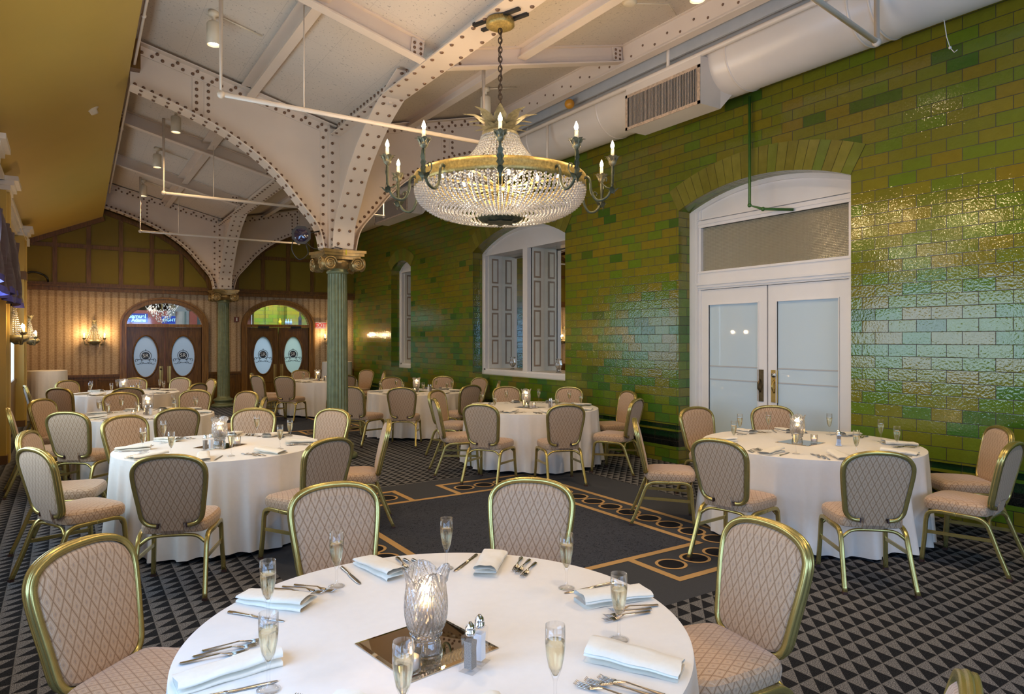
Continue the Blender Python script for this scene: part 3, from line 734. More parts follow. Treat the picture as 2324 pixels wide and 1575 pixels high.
def girder(y0, y1, x0, x1, label):
    g = thing('valley_girder', (0, 0, 0), 0, label, 'girder')
    m = MB(); a, b = Vector((x0, y0, 0)), Vector((x1, y1, 0)); up = Vector((0, 0, 1))
    m.beam(a + up * 4.565, b + up * 4.565, .30, .016); m.beam(a + up * 4.68, b + up * 4.68, .02, .22)
    for s in (-1, 1): m.beam(a + Vector((s * .055, 0, 4.58)), b + Vector((s * .055, 0, 4.58)), .09, .014); m.beam(a + Vector((s * .016, 0, 4.62)), b + Vector((s * .016, 0, 4.62)), .012, .09)
    m.build('flanges', M['steel_paint'], g)
    R = []; L = (b - a).length; k = 0
    while k * .21 < L:
        p = a + (b - a) * (k * .21 / L)
        for s in (-.11, .11): R.append((p + Vector((s, 0, 4.557)), (0, 0, -1)))
        k += 1
    rivets('rivets', R, g, .0225)
    return g
girder(YF, 9.33, 3.25, 3.25, 'long cream riveted girder over the column line carrying the chandelier')
girder(9.63, YB, 3.25, 3.34, 'long cream riveted girder between the near and the far column')

def rafter(y, s, label):
    x0 = 3.25 + s * .16; x1 = (.62 if s < 0 else 5.85); r = thing('rafter', (0, y, 0), 0, label, 'rafter')
    z = lambda x: deck(x)
    m = MB(); 
    for off, w, h in ((-.205, .12, .016), (-.1, .012, .20), (-.008, .12, .014)):
        m.beam((x0, 0, z(x0) + off), (x1, 0, z(x1) + off), w, h)
    m.build('steel_section', M['steel_paint'], r)
    m = MB(); R = []
    for ci_, x in enumerate(((x0 + s * .07), x1 - s * .09)):
        MB().beam((x - s * .07, -.02, z(x) - .11), (x + s * .07, -.02, z(x) - .11 + .0175 * (1)), .02, .17).build('cleat', M['steel_paint'], r)
        for dz in (-.16, -.11, -.06):
            for dx in (-.035, .035): R.append(((x + dx, -.031, z(x) + dz + .25 * 0), (0, -1, 0)))
    rivets('rivets', R, r, .017)
    m = MB()
    if s < 0: m.box(.60, .74, -.13, .13, z(.65) - .36, z(.65) - .05); m.build('timber_block', M['wood'], r)
ry = [(.18, 'overhead'), (3.28, 'beyond the chandelier'), (6.38, 'nearest the chandelier'), (12.45, 'first beyond the near column arch'), (15.4, 'second beyond the near column arch')]
for y, w in ry[1:]:
    rafter(y, -1, 'sloping cream steel rafter on the yellow slope side, %s' % {3.28: 'nearest the viewer', 6.38: 'before the near arch', 12.45: 'first beyond the near arch', 15.4: 'second beyond the near arch'}[y])
    if y < 13: rafter(y, 1, 'sloping cream steel rafter on the green wall side, %s' % {3.28: 'nearest the viewer', 6.38: 'just behind the chandelier chain', 12.45: 'beyond the near arch'}[y])
for y in (9.48, 18.35):
    m = MB(); m.box(.56, .76, y - .15, y + .15, deck(.65) - .42, deck(.65) - .06)
    o = m.build('timber_block', M['wood']); tag(o, 'dark timber block at the yellow slope end of the %s arch' % ('near' if y < 10 else 'far'), 'block')
def purlin(x, y0, y1, label, face=False):
    p = thing('purlin', (0, 0, 0), 0, label, 'purlin'); z = deck(x); m = MB()
    if face:
        m.box(x - .012, x + .012, y0, y1, z - .27, z + .02); m.box(x - .06, x + .06, y0, y1, z - .285, z - .27); m.box(x - .05, x, y0, y1, z - .02, z)
        m.build('steel_section', M['steel_paint'], p)
        rivets('rivets', [((x - .013, y0 + .2 * k, z - .19 + (k % 2) * .06), (-1, 0, 0)) for k in range(int((y1 - y0) / .2))], p, .016)
    else:
        m.box(x - .055, x + .055, y0, y1, z - .135, z - .12); m.box(x - .008, x + .008, y0, y1, z - .12, z); m.box(x - .13, x + .13, y0, y1, z - .02, z - .004)
        m.build('steel_section', M['steel_paint'], p)
purlin(2.05, YF, 9.45, 'cream steel purlin along the ceiling over the nearer half of the room')
purlin(2.05, 9.5, YB, 'cream steel purlin along the ceiling beyond the near arch')
purlin(4.32, YF, 9.45, 'cream steel purlin along the ceiling between chandelier and duct')
purlin(4.32, 9.5, YB, 'cream steel purlin along the ceiling on the green wall side beyond the near arch')
purlin(5.86, YF, YB, 'deep riveted cream edge beam running above the round duct', True)

# ---- columns
def column(cx, cy, label):
    root = thing('fluted_column', (cx, cy, 0), 0, label, 'column', kind='thing')
    m = MB()
    m.lathe([(0, 0), (.275, 0), (.285, .03), (.275, .062), (.245, .075), (.215, .082), (.205, .11), (.215, .145), (.235, .155), (.24, .175), (.225, .20), (.19, .21), (.165, .235), (.152, .27)], 40)
    m.build('base', M['verdigris'], root)
    m = MB(); m.lathe([(.152 - .017 * (z - .26) / 2.4, z) for z in [.26, .30, .8, 1.4, 2.0, 2.5, 2.62, 2.66]], 160, wob=lambda a, z: 1 - (.115 * abs(sin(a * 10)) ** .7 if .28 < z < 2.64 else 0))
    m.lathe([(.136, 2.62), (.155, 2.635), (.155, 2.655), (.137, 2.67), (.137, 2.70)], 40)
    m.build('shaft', M['verdigris'], root)
    cap = MB(); cap.lathe([(.137, 2.69), (.15, 2.70), (.19, 2.75), (.20, 2.79), (.17, 2.83), (0, 2.83)], 32, wob=lambda a, z: 1 + .04 * sin(a * 16))
    cp = cap.build('capital', M['capgold'], root)
    m = MB(); N_ = 10; pl_ = []
    for q in range(4):
        for i in range(N_):
            t = -1 + 2 * i / N_; d = .245 + .075 * t * t
            a = q * pi / 2; p = (t * .30, -d); pl_.append((p[0] * cos(a) - p[1] * sin(a), p[0] * sin(a) + p[1] * cos(a)))
    m.prism(pl_, 2.905, 2.945, 'z'); m.prism([(x * .93, y * .93) for x, y in pl_], 2.865, 2.907, 'z'); m.prism([(x * .80, y * .80) for x, y in pl_], 2.82, 2.868, 'z')
    m.build('abacus', M['capgold'], cp)
    for qx in (-1, 1):
        for qy in (-1, 1):
            m = MB()
            for ax in ('x', 'y'):
                cxx, cyy = (qx * .20, qy * .255) if ax == 'y' else (qx * .255, qy * .20)
                # scroll body
                prof = [(0, -.075), (.088, -.075), (.092, -.06), (.075, -.04), (.085, -.02), (.07, 0), (.085, .02), (.075, .04), (.092, .06), (.088, .075), (0, .075)]
                m.lathe(prof, 24, (cxx - (qx * .03 if ax == 'x' else 0), cyy - (qy * .03 if ax == 'y' else 0), 2.745), 0, True, ax)
                sp = []
                for i in range(56):
                    t = i / 55; a = t * 2 * pi * 2.6; r = .085 * (1 - t) + .012
                    if ax == 'y': sp.append((cxx + qx * -r * cos(a) * 1, cyy + qy * .048, 2.745 + r * sin(a)))
                    else: sp.append((cxx + qx * .048, cyy - qy * r * cos(a), 2.745 + r * sin(a)))
                m.tube(sp, [.011 - .005 * i / 55 for i in range(56)], 6)
                m.ball((cxx + (qx * .05 if ax == 'x' else 0), cyy + (qy * .05 if ax == 'y' else 0), 2.745), .014, 8, 5)
            m.build('volute', M['capgold'], cp)
    m = MB()
    for i in range(20):
        a = 2 * pi * i / 20; m.ball((.178 * cos(a), .178 * sin(a), 2.775), .022, 6, 5, 0, (1, 1, 1.3))
    m.build('egg_moulding', M['capgold'], cp)
    return root
column(*COLS[0], 'green fluted iron column with gold scroll capital standing in the open room')
column(*COLS[1], 'green fluted iron column with gold scroll capital between the two oval window doorways')

# ================================================================== joinery in the green wall
def frame_ring(mb, y0, y1, z0, pts_top, w, x0, x1, mi=0):
    pass
# ---- white double doors
d1 = thing('door_1', (0, 0, 0), 0, 'white glazed double doors under a prismatic transom in the tiled recess', 'door', kind='structure')
a, b, _s, spring, rise = OPS_R[0]
m = MB()
ap = arch_pts(a, b, spring, rise, 24)
m.prism([(y, z) for y, z in ap] + [(b, 3.20), (a, 3.20)], XR, XR + .10, 'x')                       # panel filling the arch
m.box(XR - .02, XR + .12, a, a + .17, 0, 3.46); m.box(XR - .02, XR + .12, b - .17, b, 0, 3.46)
for d, e in ((.05, .022), (.10, .034), (.135, .028)):
    m.box(XR - .02 - e, XR, a, a + d, 0, 3.42); m.box(XR - .02 - e, XR, b - d, b, 0, 3.42)
m.box(XR - .03, XR + .12, a + .13, b - .13, 3.20, 3.29); m.box(XR - .045, XR + .1, a + .13, b - .13, 3.24, 3.26); m.box(XR - .045, XR + .1, a + .13, b - .13, 3.30, 3.312)
m.box(XR - .03, XR + .12, a + .13, b - .13, 2.36, 2.61); m.box(XR - .055, XR + .1, a + .10, b - .10, 2.42, 2.45); m.box(XR - .045, XR + .1, a + .13, b - .13, 2.58, 2.60); m.box(XR - .05, XR + .1, a + .1, b - .1, 2.385, 2.40)
for i in range(24):
    (y0, z0), (y1, z1) = ap[i], ap[i + 1]
    m.add([(XR - .035, y0, z0), (XR - .035, y1, z1), (XR - .035, y1, z1 - .055), (XR - .035, y0, z0 - .055), (XR, y0, z0 - .055), (XR, y1, z1 - .055)], [(0, 1, 2, 3), (3, 2, 5, 4)])
m.build('door_frame', M['white'], d1)
MB().box(XR + .03, XR + .045, a + .15, b - .15, 2.6, 3.21).build('transom_glass', M['ribbed'], d1)
def leaf(y0, y1, hy, name_h, lock):
    m = MB(); st = .125
    x0, x1 = XR - .005, XR + .045
    m.box(x0, x1, y0, y0 + st, .01, 2.355); m.box(x0, x1, y1 - st, y1, .01, 2.355); m.box(x0, x1, y0 + st, y1 - st, 2.15, 2.355); m.box(x0, x1, y0 + st, y1 - st, .01, .30)
    for yy in (y0 + st - .012, y1 - st): m.box(x0 - .012, x1, yy, yy + .012, .29, 2.16)
    for zz in (.288, 2.15): m.box(x0 - .0125, x1, y0 + st - .0125, y1 - st + .0125, zz - .0005, zz + .0125)
    lf = m.build('door_leaf', M['white'], d1)
    MB().box(XR + .01, XR + .022, y0 + st, y1 - st, .29, 2.16).build('door_glass', M['frost_door'], lf)
    m = MB()
    for z in (1.16, 1.335): m.box(XR + .006, XR + .011, y0 + st, y1 - st, z - .008, z + .008)
    m.build('push_rail', M['pipe_grey'], lf)
    h = MB(); h.box(x0 - .008, x0, hy - .045, hy + .045, .92, 1.315, 0)
    pts = [(x0 - .005, hy, 1.19)] + [(x0 - .045 * sin(pi * i / 8) - .008, hy, 1.19 - .15 * i / 8) for i in range(1, 8)] + [(x0 - .005, hy, 1.04)]
    h.tube(pts, .011, 8); h.lathe([(.032, -.004), (.03, .004), (.02, .008), (0, .008)], 20, (x0 - .01, hy, 1.115), 0, True, 'x')
    ho = h.build('pull_plate', M['bronze' if not lock else 'brass'], lf)
    if lock:
        k = MB(); k.lathe([(0, -.022), (.028, -.022), (.033, -.012), (.033, 0)], 20, (x0 - .008, hy, 1.255), 0, True, 'x'); k.build('lock_cylinder', M['chrome'], ho)
leaf(5.255, a + 2.42 - .17, 5.345, 'dull', False)
leaf(a + .17, 5.235, 5.145, 'brass', True)

# ---- arched mirror windows
def mirror_window(n, ops, label, halves):
    a, b, sill, spring, rise = ops
    w = thing('window_%d' % n, (0, 0, 0), 0, label, 'window', kind='structure')
    m = MB(); ap = arch_pts(a, b, spring, rise, 24)
    m.prism([(y, z) for y, z in ap] + [(b, 3.42), (a, 3.42)], XR, XR + .06, 'x')
    e = .10
    for y0, y1 in ((a, a + e), (b - e, b)): m.box(XR - .03, XR + .06, y0, y1, sill, 3.45)
    for y0, y1 in ((a, a + e * .5), (b - e * .5, b)): m.box(XR - .045, XR, y0, y1, sill, 3.45)
    m.box(XR - .05, XR + .06, a, b, sill, sill + .07); m.box(XR - .03, XR + .06, a, b, sill + .07, 1.10); m.box(XR - .03, XR + .02, a + e, b - e, 3.40, 3.45)
    for i in range(24):
        (y0, z0), (y1, z1) = ap[i], ap[i + 1]
        m.add([(XR - .03, y0, z0), (XR - .03, y1, z1), (XR - .03, y1, z1 - .05), (XR - .03, y0, z0 - .05), (XR, y0, z0 - .05), (XR, y1, z1 - .05)], [(0, 1, 2, 3), (3, 2, 5, 4)])
    cur = [(halves[i][1], halves[i + 1][0]) for i in range(len(halves) - 1)]
    for y0, y1 in cur: m.box(XR - .035, XR + .07, y0, y1, sill, 3.45)
    m.build('window_frame', M['white'], w)
    XM = 7.58
    for y0, y1 in halves:
        MB().quad((XM, y0, 1.05), (XM, y1, 1.05), (XM, y1, 3.45), (XM, y0, 3.45)).build('mirror_pane', M['mirror'], w)
        m = MB(); m.box(XR + .05, XM + .02, y0 - .02, y1 + .02, 1.06, 1.10); m.box(XR + .05, XM + .02, y0 - .02, y1 + .02, 3.42, 3.46); m.build('inner_shelf', M['white'], w)
        for yy, sg in ((y1, -1), (y0, 1)):
            m = MB(); m.box(XR + .05, XM + .01, yy, yy - sg * .02, 1.08, 3.44, 0)
            k = 4; z0, z1 = 1.16, 3.38; hgt = (z1 - z0) / k
            for i in range(k):
                c0, c1 = z0 + i * hgt + .025, z0 + (i + 1) * hgt - .025; xa, xb = XR + .115, XM - .085; f = yy + sg * .003
                m.box(xa, xb, yy, f, c0, c1, 1); m.box(xa + .032, xb - .032, yy, f + sg * .004, c0 + .034, c1 - .034, 2)
            m.build('panelled_jamb', [M['panelface'], M['panelline'], M['panelface']], w)
    return w
mirror_window(1, OPS_R[1], 'wide arched white window with panelled shutters and mirrors behind', [(9.08, 10.40), (10.55, 11.90)])
mirror_window(2, OPS_R[2], 'narrow arched white window with a panelled jamb, farther along the green wall', [(15.10, 16.06)])
def hurricane(loc, label):
    t = thing('hurricane_lamp', loc, 0, label, 'candle holder', 'glass hurricane lamps on the window ledge')
    m = MB(); m.lathe([(0, 0), (.055, 0), (.05, .012), (.02, .022), (.018, .05), (.035, .062), (.06, .10), (.066, .14), (.05, .20), (.048, .22), (.058, .245)], 20, wob=lambda a, z: 1 + (.05 * sin(a * 6) if z > .23 else 0))
    m.build('glass_shade', M['cutglass'], t)
    m = MB(); m.lathe([(0, .06), (.022, .06), (.022, .12), (0, .12)], 12); m.build('candle', M['wax'], t)
hurricane((7.40, 11.22, 1.10), 'glass hurricane lamp in the half of the mirror window farther from the white doors')
hurricane((7.40, 9.72, 1.10), 'glass hurricane lamp in the half of the mirror window closer to the white doors')

# ================================================================== doorways in the far wall
def ell(cx, hw, zs, rise, n=28): return [(cx - hw * cos(pi * i / n), zs + rise * sin(pi * i / n)) for i in range(n + 1)]
def text(body, loc, size, mat, parent, rot=(pi / 2, 0, 0), name='lettering', ext=.002, align='CENTER', shear=0., bold=0.):
    c = bpy.data.curves.new(name, 'FONT'); c.body = body; c.size = size; c.align_x = align; c.align_y = 'CENTER'; c.extrude = ext; c.shear = shear; c.offset = bold
    o = bpy.data.objects.new(name, c); c.materials.append(mat); COL.objects.link(o); o.location = loc; o.rotation_euler = rot
    dg = bpy.context.evaluated_depsgraph_get(); me = bpy.data.meshes.new_from_object(o.evaluated_get(dg)); bpy.data.objects.remove(o)
    o = bpy.data.objects.new(name, me); COL.objects.link(o); o.location = loc; o.rotation_euler = rot
    if parent is not None: o.parent = parent
    return o
def doorway(n, D, ovals, label, closers, glassm, outer):
    x0, x1, zs, za = D; cx, hw = (x0 + x1) / 2, (x1 - x0) / 2
    d = thing('door_%d' % n, (0, 0, 0), 0, label, 'door', kind='structure')
    m = MB(); ow = .15
    inn = [(x0, 0)] + ell(cx, hw, zs, za - zs) + [(x1, 0)]; out = [(x0 - ow, 0)] + ell(cx, hw + ow, zs, za - zs + .14) + [(x1 + ow, 0)]
    def ring(i_, o_, ya, yb):
        m.strip([(x, yb, z) for x, z in i_], [(x, yb, z) for x, z in o_]); m.strip([(x, yb, z) for x, z in i_], [(x, ya, z) for x, z in i_]); m.strip([(x, yb, z) for x, z in o_], [(x, ya, z) for x, z in o_])
    ring(inn, out, YB + .13, YB - .045)
    lerp = lambda t: [(p[0] + (q[0] - p[0]) * t, p[1] + (q[1] - p[1]) * t) for p, q in zip(inn, out)]
    ring(lerp(.72), lerp(1.0), YB, YB - .075); ring(lerp(.08), lerp(.25), YB, YB - .06)
    m.box(x0, x1, YB - .03, YB + .12, zs - .035, zs + .04)
    m.build('door_surround', M['woodlight'], d)
    gp = ell(cx, hw, zs + .04, za - zs - .04)
    MB().add([(x, YB + .05, z) for x, z in gp], [tuple(range(len(gp)))]).build('transom_glass', M['pane'], d)
    H = zs - .04
    for i, (ox, ow2) in enumerate(ovals):
        a, b = (x0 + .01, cx - .006) if i == 0 else (cx + .006, x1 - .01)
        oz, oh = 1.275, .505; hw2 = ow2
        # leaf with an oval hole
        m = MB(); K = 40; ya, yb = YB + .02, YB + .065
        ov = [(ox + hw2 * cos(2 * pi * k / K), oz + oh * sin(2 * pi * k / K)) for k in range(K)]
        def rp(k):
            t = 2 * pi * k / K; c_, s_ = cos(t), sin(t); q = []
            sx = ((b - ox) / c_ if c_ > 1e-6 else (a - ox) / c_ if c_ < -1e-6 else 1e9); sz = ((H - oz) / s_ if s_ > 1e-6 else (.02 - oz) / s_ if s_ < -1e-6 else 1e9)
            r = min(sx, sz); return (ox + r * c_, oz + r * s_)
        rc = [rp(k) for k in range(K)]
        for y in (ya, yb):
            vs = [(x, y, z) for x, z in ov] + [(x, y, z) for x, z in rc]
            m.add(vs, [(k, (k + 1) % K, K + (k + 1) % K, K + k) for k in range(K)])
        for (cx_, cz_) in ((a, .02), (b, .02), (b, H), (a, H)):    # fill corners
            ks = min(range(K), key=lambda k: (rc[k][0] - cx_) ** 2 + (rc[k][1] - cz_) ** 2)
            for k2 in ((ks + 1) % K, (ks - 1) % K):
                for y in (ya,): m.add([(rc[ks][0], y, rc[ks][1]), (rc[k2][0], y, rc[k2][1]), (cx_, y, cz_)], [(0, 1, 2)])
        m.box(a, b, yb, yb + .005, .02, .3)
        for (p, q, r_, s_) in ((a + .06, b - .06, .09, .105), (a + .06, b - .06, .55, .565), (a + .06, b - .06, H - .08, H - .065)): m.box(p, q, ya - .012, ya, r_, s_)
        m.box(a + .06, a + .075, ya - .012, ya, .09, H - .065); m.box(b - .075, b - .06, ya - .012, ya, .09, H - .065)
        lf = m.build('door_leaf', M['wood'], d)
        m = MB(); m.tube([(ox + (hw2 + .012) * cos(2 * pi * k / K), ya - .005, oz + (oh + .012) * sin(2 * pi * k / K)) for k in range(K)], .02, 6, closed=True); m.build('oval_moulding', M['woodh'], lf)
        MB().add([(x, ya + .012, z) for x, z in ov], [tuple(range(K))]).build('oval_glass', M[glassm[i]], lf)
        # etched emblem: monogram medallion over scrolling leaves
        e = MB(); yy = ya + .006; ez = oz + .02
        def arc(cx2, cz2, r, t0, t1, w, k=20, mi=0):
            p = [(cx2 + r * cos(t0 + (t1 - t0) * j / k), yy, cz2 + r * sin(t0 + (t1 - t0) * j / k)) for j in range(k + 1)]
            e.tube(p, w, 4, mi, smooth=False)
        arc(ox, ez, .125, -.35 * pi, 1.35 * pi, .006); 
        arc(ox, ez, .108, 0, 2 * pi, .004, 28, 1)
        q = [(ox + .092 * cos(2 * pi * k / 24), yy, ez + .092 * sin(2 * pi * k / 24)) for k in range(24)]; e.add(q, [tuple(range(24))], 0)
        e.ball((ox, yy, ez + .145), .012, 6, 4)
        for s in (-1, 1):
            for (u, v, r, t0, t1) in ((.115, -.135, .05, .1, 2.9), (.165, -.115, .035, -1.2, 2.6), (.075, -.155, .04, 3.3, 6.0), (.14, -.165, .045, 3.4, 5.6), (.045, -.125, .035, -.5, 2.)):
                tt = (t0, t1) if s > 0 else (pi - t0, pi - t1); arc(ox + s * u * 1.15, ez + v, r, tt[0], tt[1], .0055, 12)
        arc(ox, ez - .02, .165, 1.28 * pi, 1.72 * pi, .005)
        em = e.build('etched_emblem', [M['ink'], M['clearetch']], lf)
        text('SR', (ox, yy - .004, ez), .13, M['clearetch'], lf, name='monogram')
        hx = b - .085 if i == 0 else a + .085
        m = MB(); m.box(hx - .038, hx + .038, ya - .006, ya, .62, 1.03); 
        hp = m.build('push_plate', M['brass'], lf)
        if n == 3 and i == 0: 
            k = MB(); k.lathe([(0, -.03), (.026, -.03), (.03, -.015), (.03, 0)], 16, (hx, ya - .004, .96), 0, True, 'y'); k.build('lock_cylinder', M['bronze'], hp)
    if closers:
        for (px, dr) in ((x0 + .42, 1), (x1 - .36, -1)):
            m = MB(); m.box(px - .14, px + .14, YB - .05, YB - .005, H - .02, H + .04); m.beam((px, YB - .06, H - .01), (px + dr * .20, YB - .03, H - .07), .018, .012); m.build('door_closer', M['black'], d)
    return d
doorway(2, DB, [(4.441, .246), (5.236, .246)], 'dark wood double doors with pale oval glass below a fanlight, behind the near column', True, ('frost_oval', 'frost_oval2'), None)
doorway(3, DA, [(1.651, .264), (2.487, .268)], 'dark wood double doors with daylight-blue oval glass below a fanlight, beside the wall sconce', False, ('frost_oval', 'frost_oval'), None)

# ---- the bar room seen through the fanlights
m = MB(); yb = 24.2
m.quad((-1, yb, 0), (3.6, yb, 0), (3.6, yb, 3.0), (-1, yb, 3.0), 0); m.quad((-1, yb, 2.62), (3.6, yb, 2.62), (3.6, yb, 5), (-1, yb, 5), 1)
m.quad((2.75, yb - .05, 2), (3.35, yb - .05, 2), (3.35, yb - .05, 3.2), (2.75, yb - .05, 3.2), 2)
m.quad((-1, YB + .2, 0), (-1, yb, 0), (-1, yb, 5), (-1, YB + .2, 5), 0); m.quad((-1, YB + .2, 5), (9, YB + .2, 5), (9, yb, 5), (-1, yb, 5), 1)
m.quad((-1, YB + .2, 0), (9, YB + .2, 0), (9, yb, 0), (-1, yb, 0), 2); m.box(-1, 3.4, yb - .4, yb - .1, 2.14, 2.17, 3)
m.quad((3.6, YB + .2, 0), (3.6, yb, 0), (3.6, yb, 5), (3.6, YB + .2, 5), 1)
o = m.build('wall_bar', [M['redwall'], M['tealwall'], M['greywall'], M['white']], fix=False); tag(o, 'red and teal walls of the bar seen through the fanlights', 'wall', kind='structure')
m = MB(); yq = 22.4
m.box(5.26, 5.63, yq - .3, yq, 0, 4, 0); m.box(3.7, 5.27, yq - .05, yq + .1, 2.58, 4, 0); m.box(4.92, 5.3, yq - .25, yq, 0, 4, 0)
m.box(5.62, 5.9, yq - .05, yq, 0, 4, 0); m.box(5.9, 6.3, yq - .4, yq, 0, 4, 0); m.box(6.3, 9, yq - .1, yq, 0, 4, 0); m.box(3.7, 4.35, yq - .1, yq + .3, 0, 2.7, 0)
m.box(4.3, 4.95, yq + .25, yq + .3, 0, 3, 1)
o = m.build('wall_bar_tiles', [M['tile_bar'], M['redwall']], fix=False); tag(o, 'green tiled piers of the bar seen through the fanlight', 'wall', kind='structure')
t = thing('crystal_chandelier', (2.19, 20.6, 1.98), 0, 'cascade of clear crystals seen through the fanlight beside the sconce', 'chandelier')
m = MB()
for i in range(330):
    a = random.random() * 2 * pi; r = math.sqrt(random.random()) * .56; z = .10 + .75 * (r / .56) ** 1.3 + random.random() * .18
    m.ball((r * cos(a), r * sin(a), z), .016, 4, 3, 0, (.7, .7, 1.7))
m.build('crystals', M['crystal'], t)['kind'] = 'stuff'
m = MB(); m.tube([(.5 * cos(2 * pi * i / 24), .5 * sin(2 * pi * i / 24), .8) for i in range(24)], .02, 6, closed=True); m.tube([(0, 0, .5), (0, 0, 2.8)], .02, 6); m.build('gilt_hoop', M['brass'], t)
t = thing('bar_column', (2.78, 21.6, 0), 0, 'grey fluted column with pale scroll capital seen through the fanlight', 'column', kind='thing')
m = MB(); m.lathe([(.14, 0), (.14, 2.5)], 60, wob=lambda a, z: 1 - .08 * abs(sin(a * 9))); m.build('shaft', M['pipe_grey'], t)
m = MB(); m.box(-.30, .30, -.2, .2, 2.70, 2.76)
for s in (-1, 1): m.lathe([(0, -.1), (.085, -.1), (.07, 0), (.085, .1), (0, .1)], 18, (s * .22, 0, 2.62), 0, True, 'y')
m.build('capital', M['plastic'], t)
t = thing('neon_sign', (1.69, 21.7, 2.30), 0, 'blue lit beer sign with pale lettering in the fanlight corner', 'sign')
MB().box(-.24, .26, 0, .03, -.12, .13).build('sign_board', M['signblue'], t)
text('Samuel', (.0, -.012, .05), .15, M['signneon'], t, bold=.004); text('Adams', (.03, -.012, -.06), .13, M['signneon'], t, bold=.004)
t = thing('neon_beer_sign', (2.52, 21.9, 2.26), 0, 'smaller blue lit sign below the crystals in the fanlight', 'sign')
MB().box(-.2, .2, 0, .03, -.10, .12).build('sign_board', M['signblue'], t); text('LIGHT', (0, -.012, .0), .12, M['signneon'], t)
def bottle(x, y, z, r, h, mat, label, nm='bottle'):
    t = thing(nm, (x, y, z), 0, label, 'bottle')
    m = MB(); m.lathe([(0, 0), (r, 0), (r, h * .58), (r * .35, h * .74), (r * .32, h * .95), (r * .4, h), (0, h)], 14); m.build('glass_body', mat, t)
bottle(5.42, 21.0, 2.13, .04, .21, M['yellowliq'], 'small yellow bottle seen through the fanlight above the doors with closers')
bottle(6.02, 21.0, 2.13, .05, .40, M['black'], 'tall dark bottle seen through the fanlight above the doors with closers')
for k in range(3): bottle(5.60 + k * .075, 21.0, 2.13, .032, .19, M['bluebox'], ['first', 'middle', 'last'][k] + ' of three pale blue bottles between yellow and dark bottles in the fanlight')
m = MB(); m.box(3.7, 7.5, 20.85, 21.15, 2.09, 2.13); o = m.build('bar_shelf', M['wood']); tag(o, 'high bar shelf carrying bottles behind the fanlight', 'shelf')
lamp('bar_light', 'AREA', (2.2, 21.2, 4.6), 260, (.80, .90, 1), rot=(0, 0, 0)).data.size = 2.4
lamp('bar_light', 'AREA', (5.6, 20.7, 4.6), 520, (.86, .95, 1), rot=(0, 0, 0)).data.size = 2.4

# ================================================================== services
t = thing('air_duct', (0, 0, 0), 0, 'big round cream air duct along the top of the green wall', 'duct')
m = MB(); m.tube([(6.5, YF, 4.91), (6.5, YB, 4.91)], .375, 40); m.build('duct_tube', M['duct'], t)
for y in (1.0, 3.4, 3.6, 5.0, 7.2, 8.9, 11.0, 13.2, 15.4): MB().lathe([(.376, -.012), (.386, -.006), (.386, .006), (.376, .012)], 40, (6.5, y, 4.91), 0, True, 'y').build('seam_band', M['duct'], t)
def vent(y0, y1, label):
    v = thing('vent_box', (0, 0, 0), 0, label, 'vent')
    x0, z0, z1 = 6.0, 4.36, 4.805
    m = MB(); m.box(x0, 6.34, y0, y1, z0, z1 + .1, 0); m.add([(6.34, y0, z0), (6.34, y1, z0), (6.5, y1 + .05, 4.55), (6.5, y0 - .05, 4.55), (6.34, y0, z1), (6.5, y0 - .05, 5.0), (6.34, y1, z1), (6.5, y1 + .05, 5.0)], [(0, 1, 2, 3), (0, 3, 5, 4), (1, 2, 7, 6)], 0)
    m.build('box', M['duct'], v)
    g = MB(); f = x0 - .012
    for q in ((y0, y1, z0, z0 + .035), (y0, y1, z1 - .035, z1), (y0, y0 + .035, z0, z1), (y1 - .035, y1, z0, z1)): g.box(f, x0, *q, 0)
    gr = g.build('grille_frame', M['rust'], v)
    MB().quad((x0 - .001, y0, z0), (x0 - .001, y1, z0), (x0 - .001, y1, z1), (x0 - .001, y0, z1)).build('dark_throat', M['slot'], gr)
    s = MB(); k = int((y1 - y0 - .08) / .024)
    for i in range(k): s.box(x0 - .009, x0 - .002, y0 + .042 + i * .024, y0 + .042 + i * .024 + .008, z0 + .03, z1 - .03)
    s.build('slats', M['slat'], gr)
vent(5.24, 6.46, 'rusty slatted vent box on the round duct, above the white doors')
vent(13.1, 14.9, 'slatted vent box farther along the duct, glimpsed behind the column arch')
def pipe(name, pts, r, mat, label, fit=True):
    t = thing(name, (0, 0, 0), 0, label, 'pipe')
    m = MB(); m.tube(pts, r, 10); m.build('tube', mat, t)
    if fit:
        m = MB()
        for p in pts[1:-1]: m.ball(p, r * 1.55, 10, 6)
        m.build('elbow', mat, t)
    return t
pipe('sprinkler_main', [(6.02, YF, 4.935), (6.02, YB, 4.91)], .030, M['pipe'], 'cream sprinkler main running along the front of the duct')
pipe('thin_conduit', [(5.93, YF, 5.16), (5.93, YB, 5.16)], .011, M['pipe'], 'thin cream conduit under the riveted edge beam', False)
pipe('crossing_pipe', [(1.21, 6.77, deck(1.21)), (1.21, 6.77, 3.97), (4.06, 6.77, 3.97), (4.06, 6.77, deck(4.06))], .024, M['pipe'], 'cream stage lighting pipe crossing the room before the near column arch')  # this and the next two: stage lighting pipes hung from the roof
pipe('crossing_pipe', [(1.31, 12.1, deck(1.31)), (1.31, 12.1, 4.03), (5.05, 12.1, 4.03), (5.05, 12.1, deck(5.05))], .024, M['pipe'], 'cream stage lighting pipe crossing the room between the two column arches')
pipe('crossing_pipe', [(1.35, 16.65, deck(1.35)), (1.35, 16.65, 4.03), (4.75, 16.65, 4.03), (4.75, 16.65, deck(4.75))], .024, M['pipe'], 'cream stage lighting pipe crossing in front of the timber screen')
pipe('crossing_pipe', [(6.05, 3.27, 5.3), (6.05, 3.27, 4.34), (4.2, 3.2, 4.52), (2.6, 3.15, 4.66)], .026, M['pipe'], 'grey and cream sprinkler pipe dropping in front of the duct, nearest the viewer')
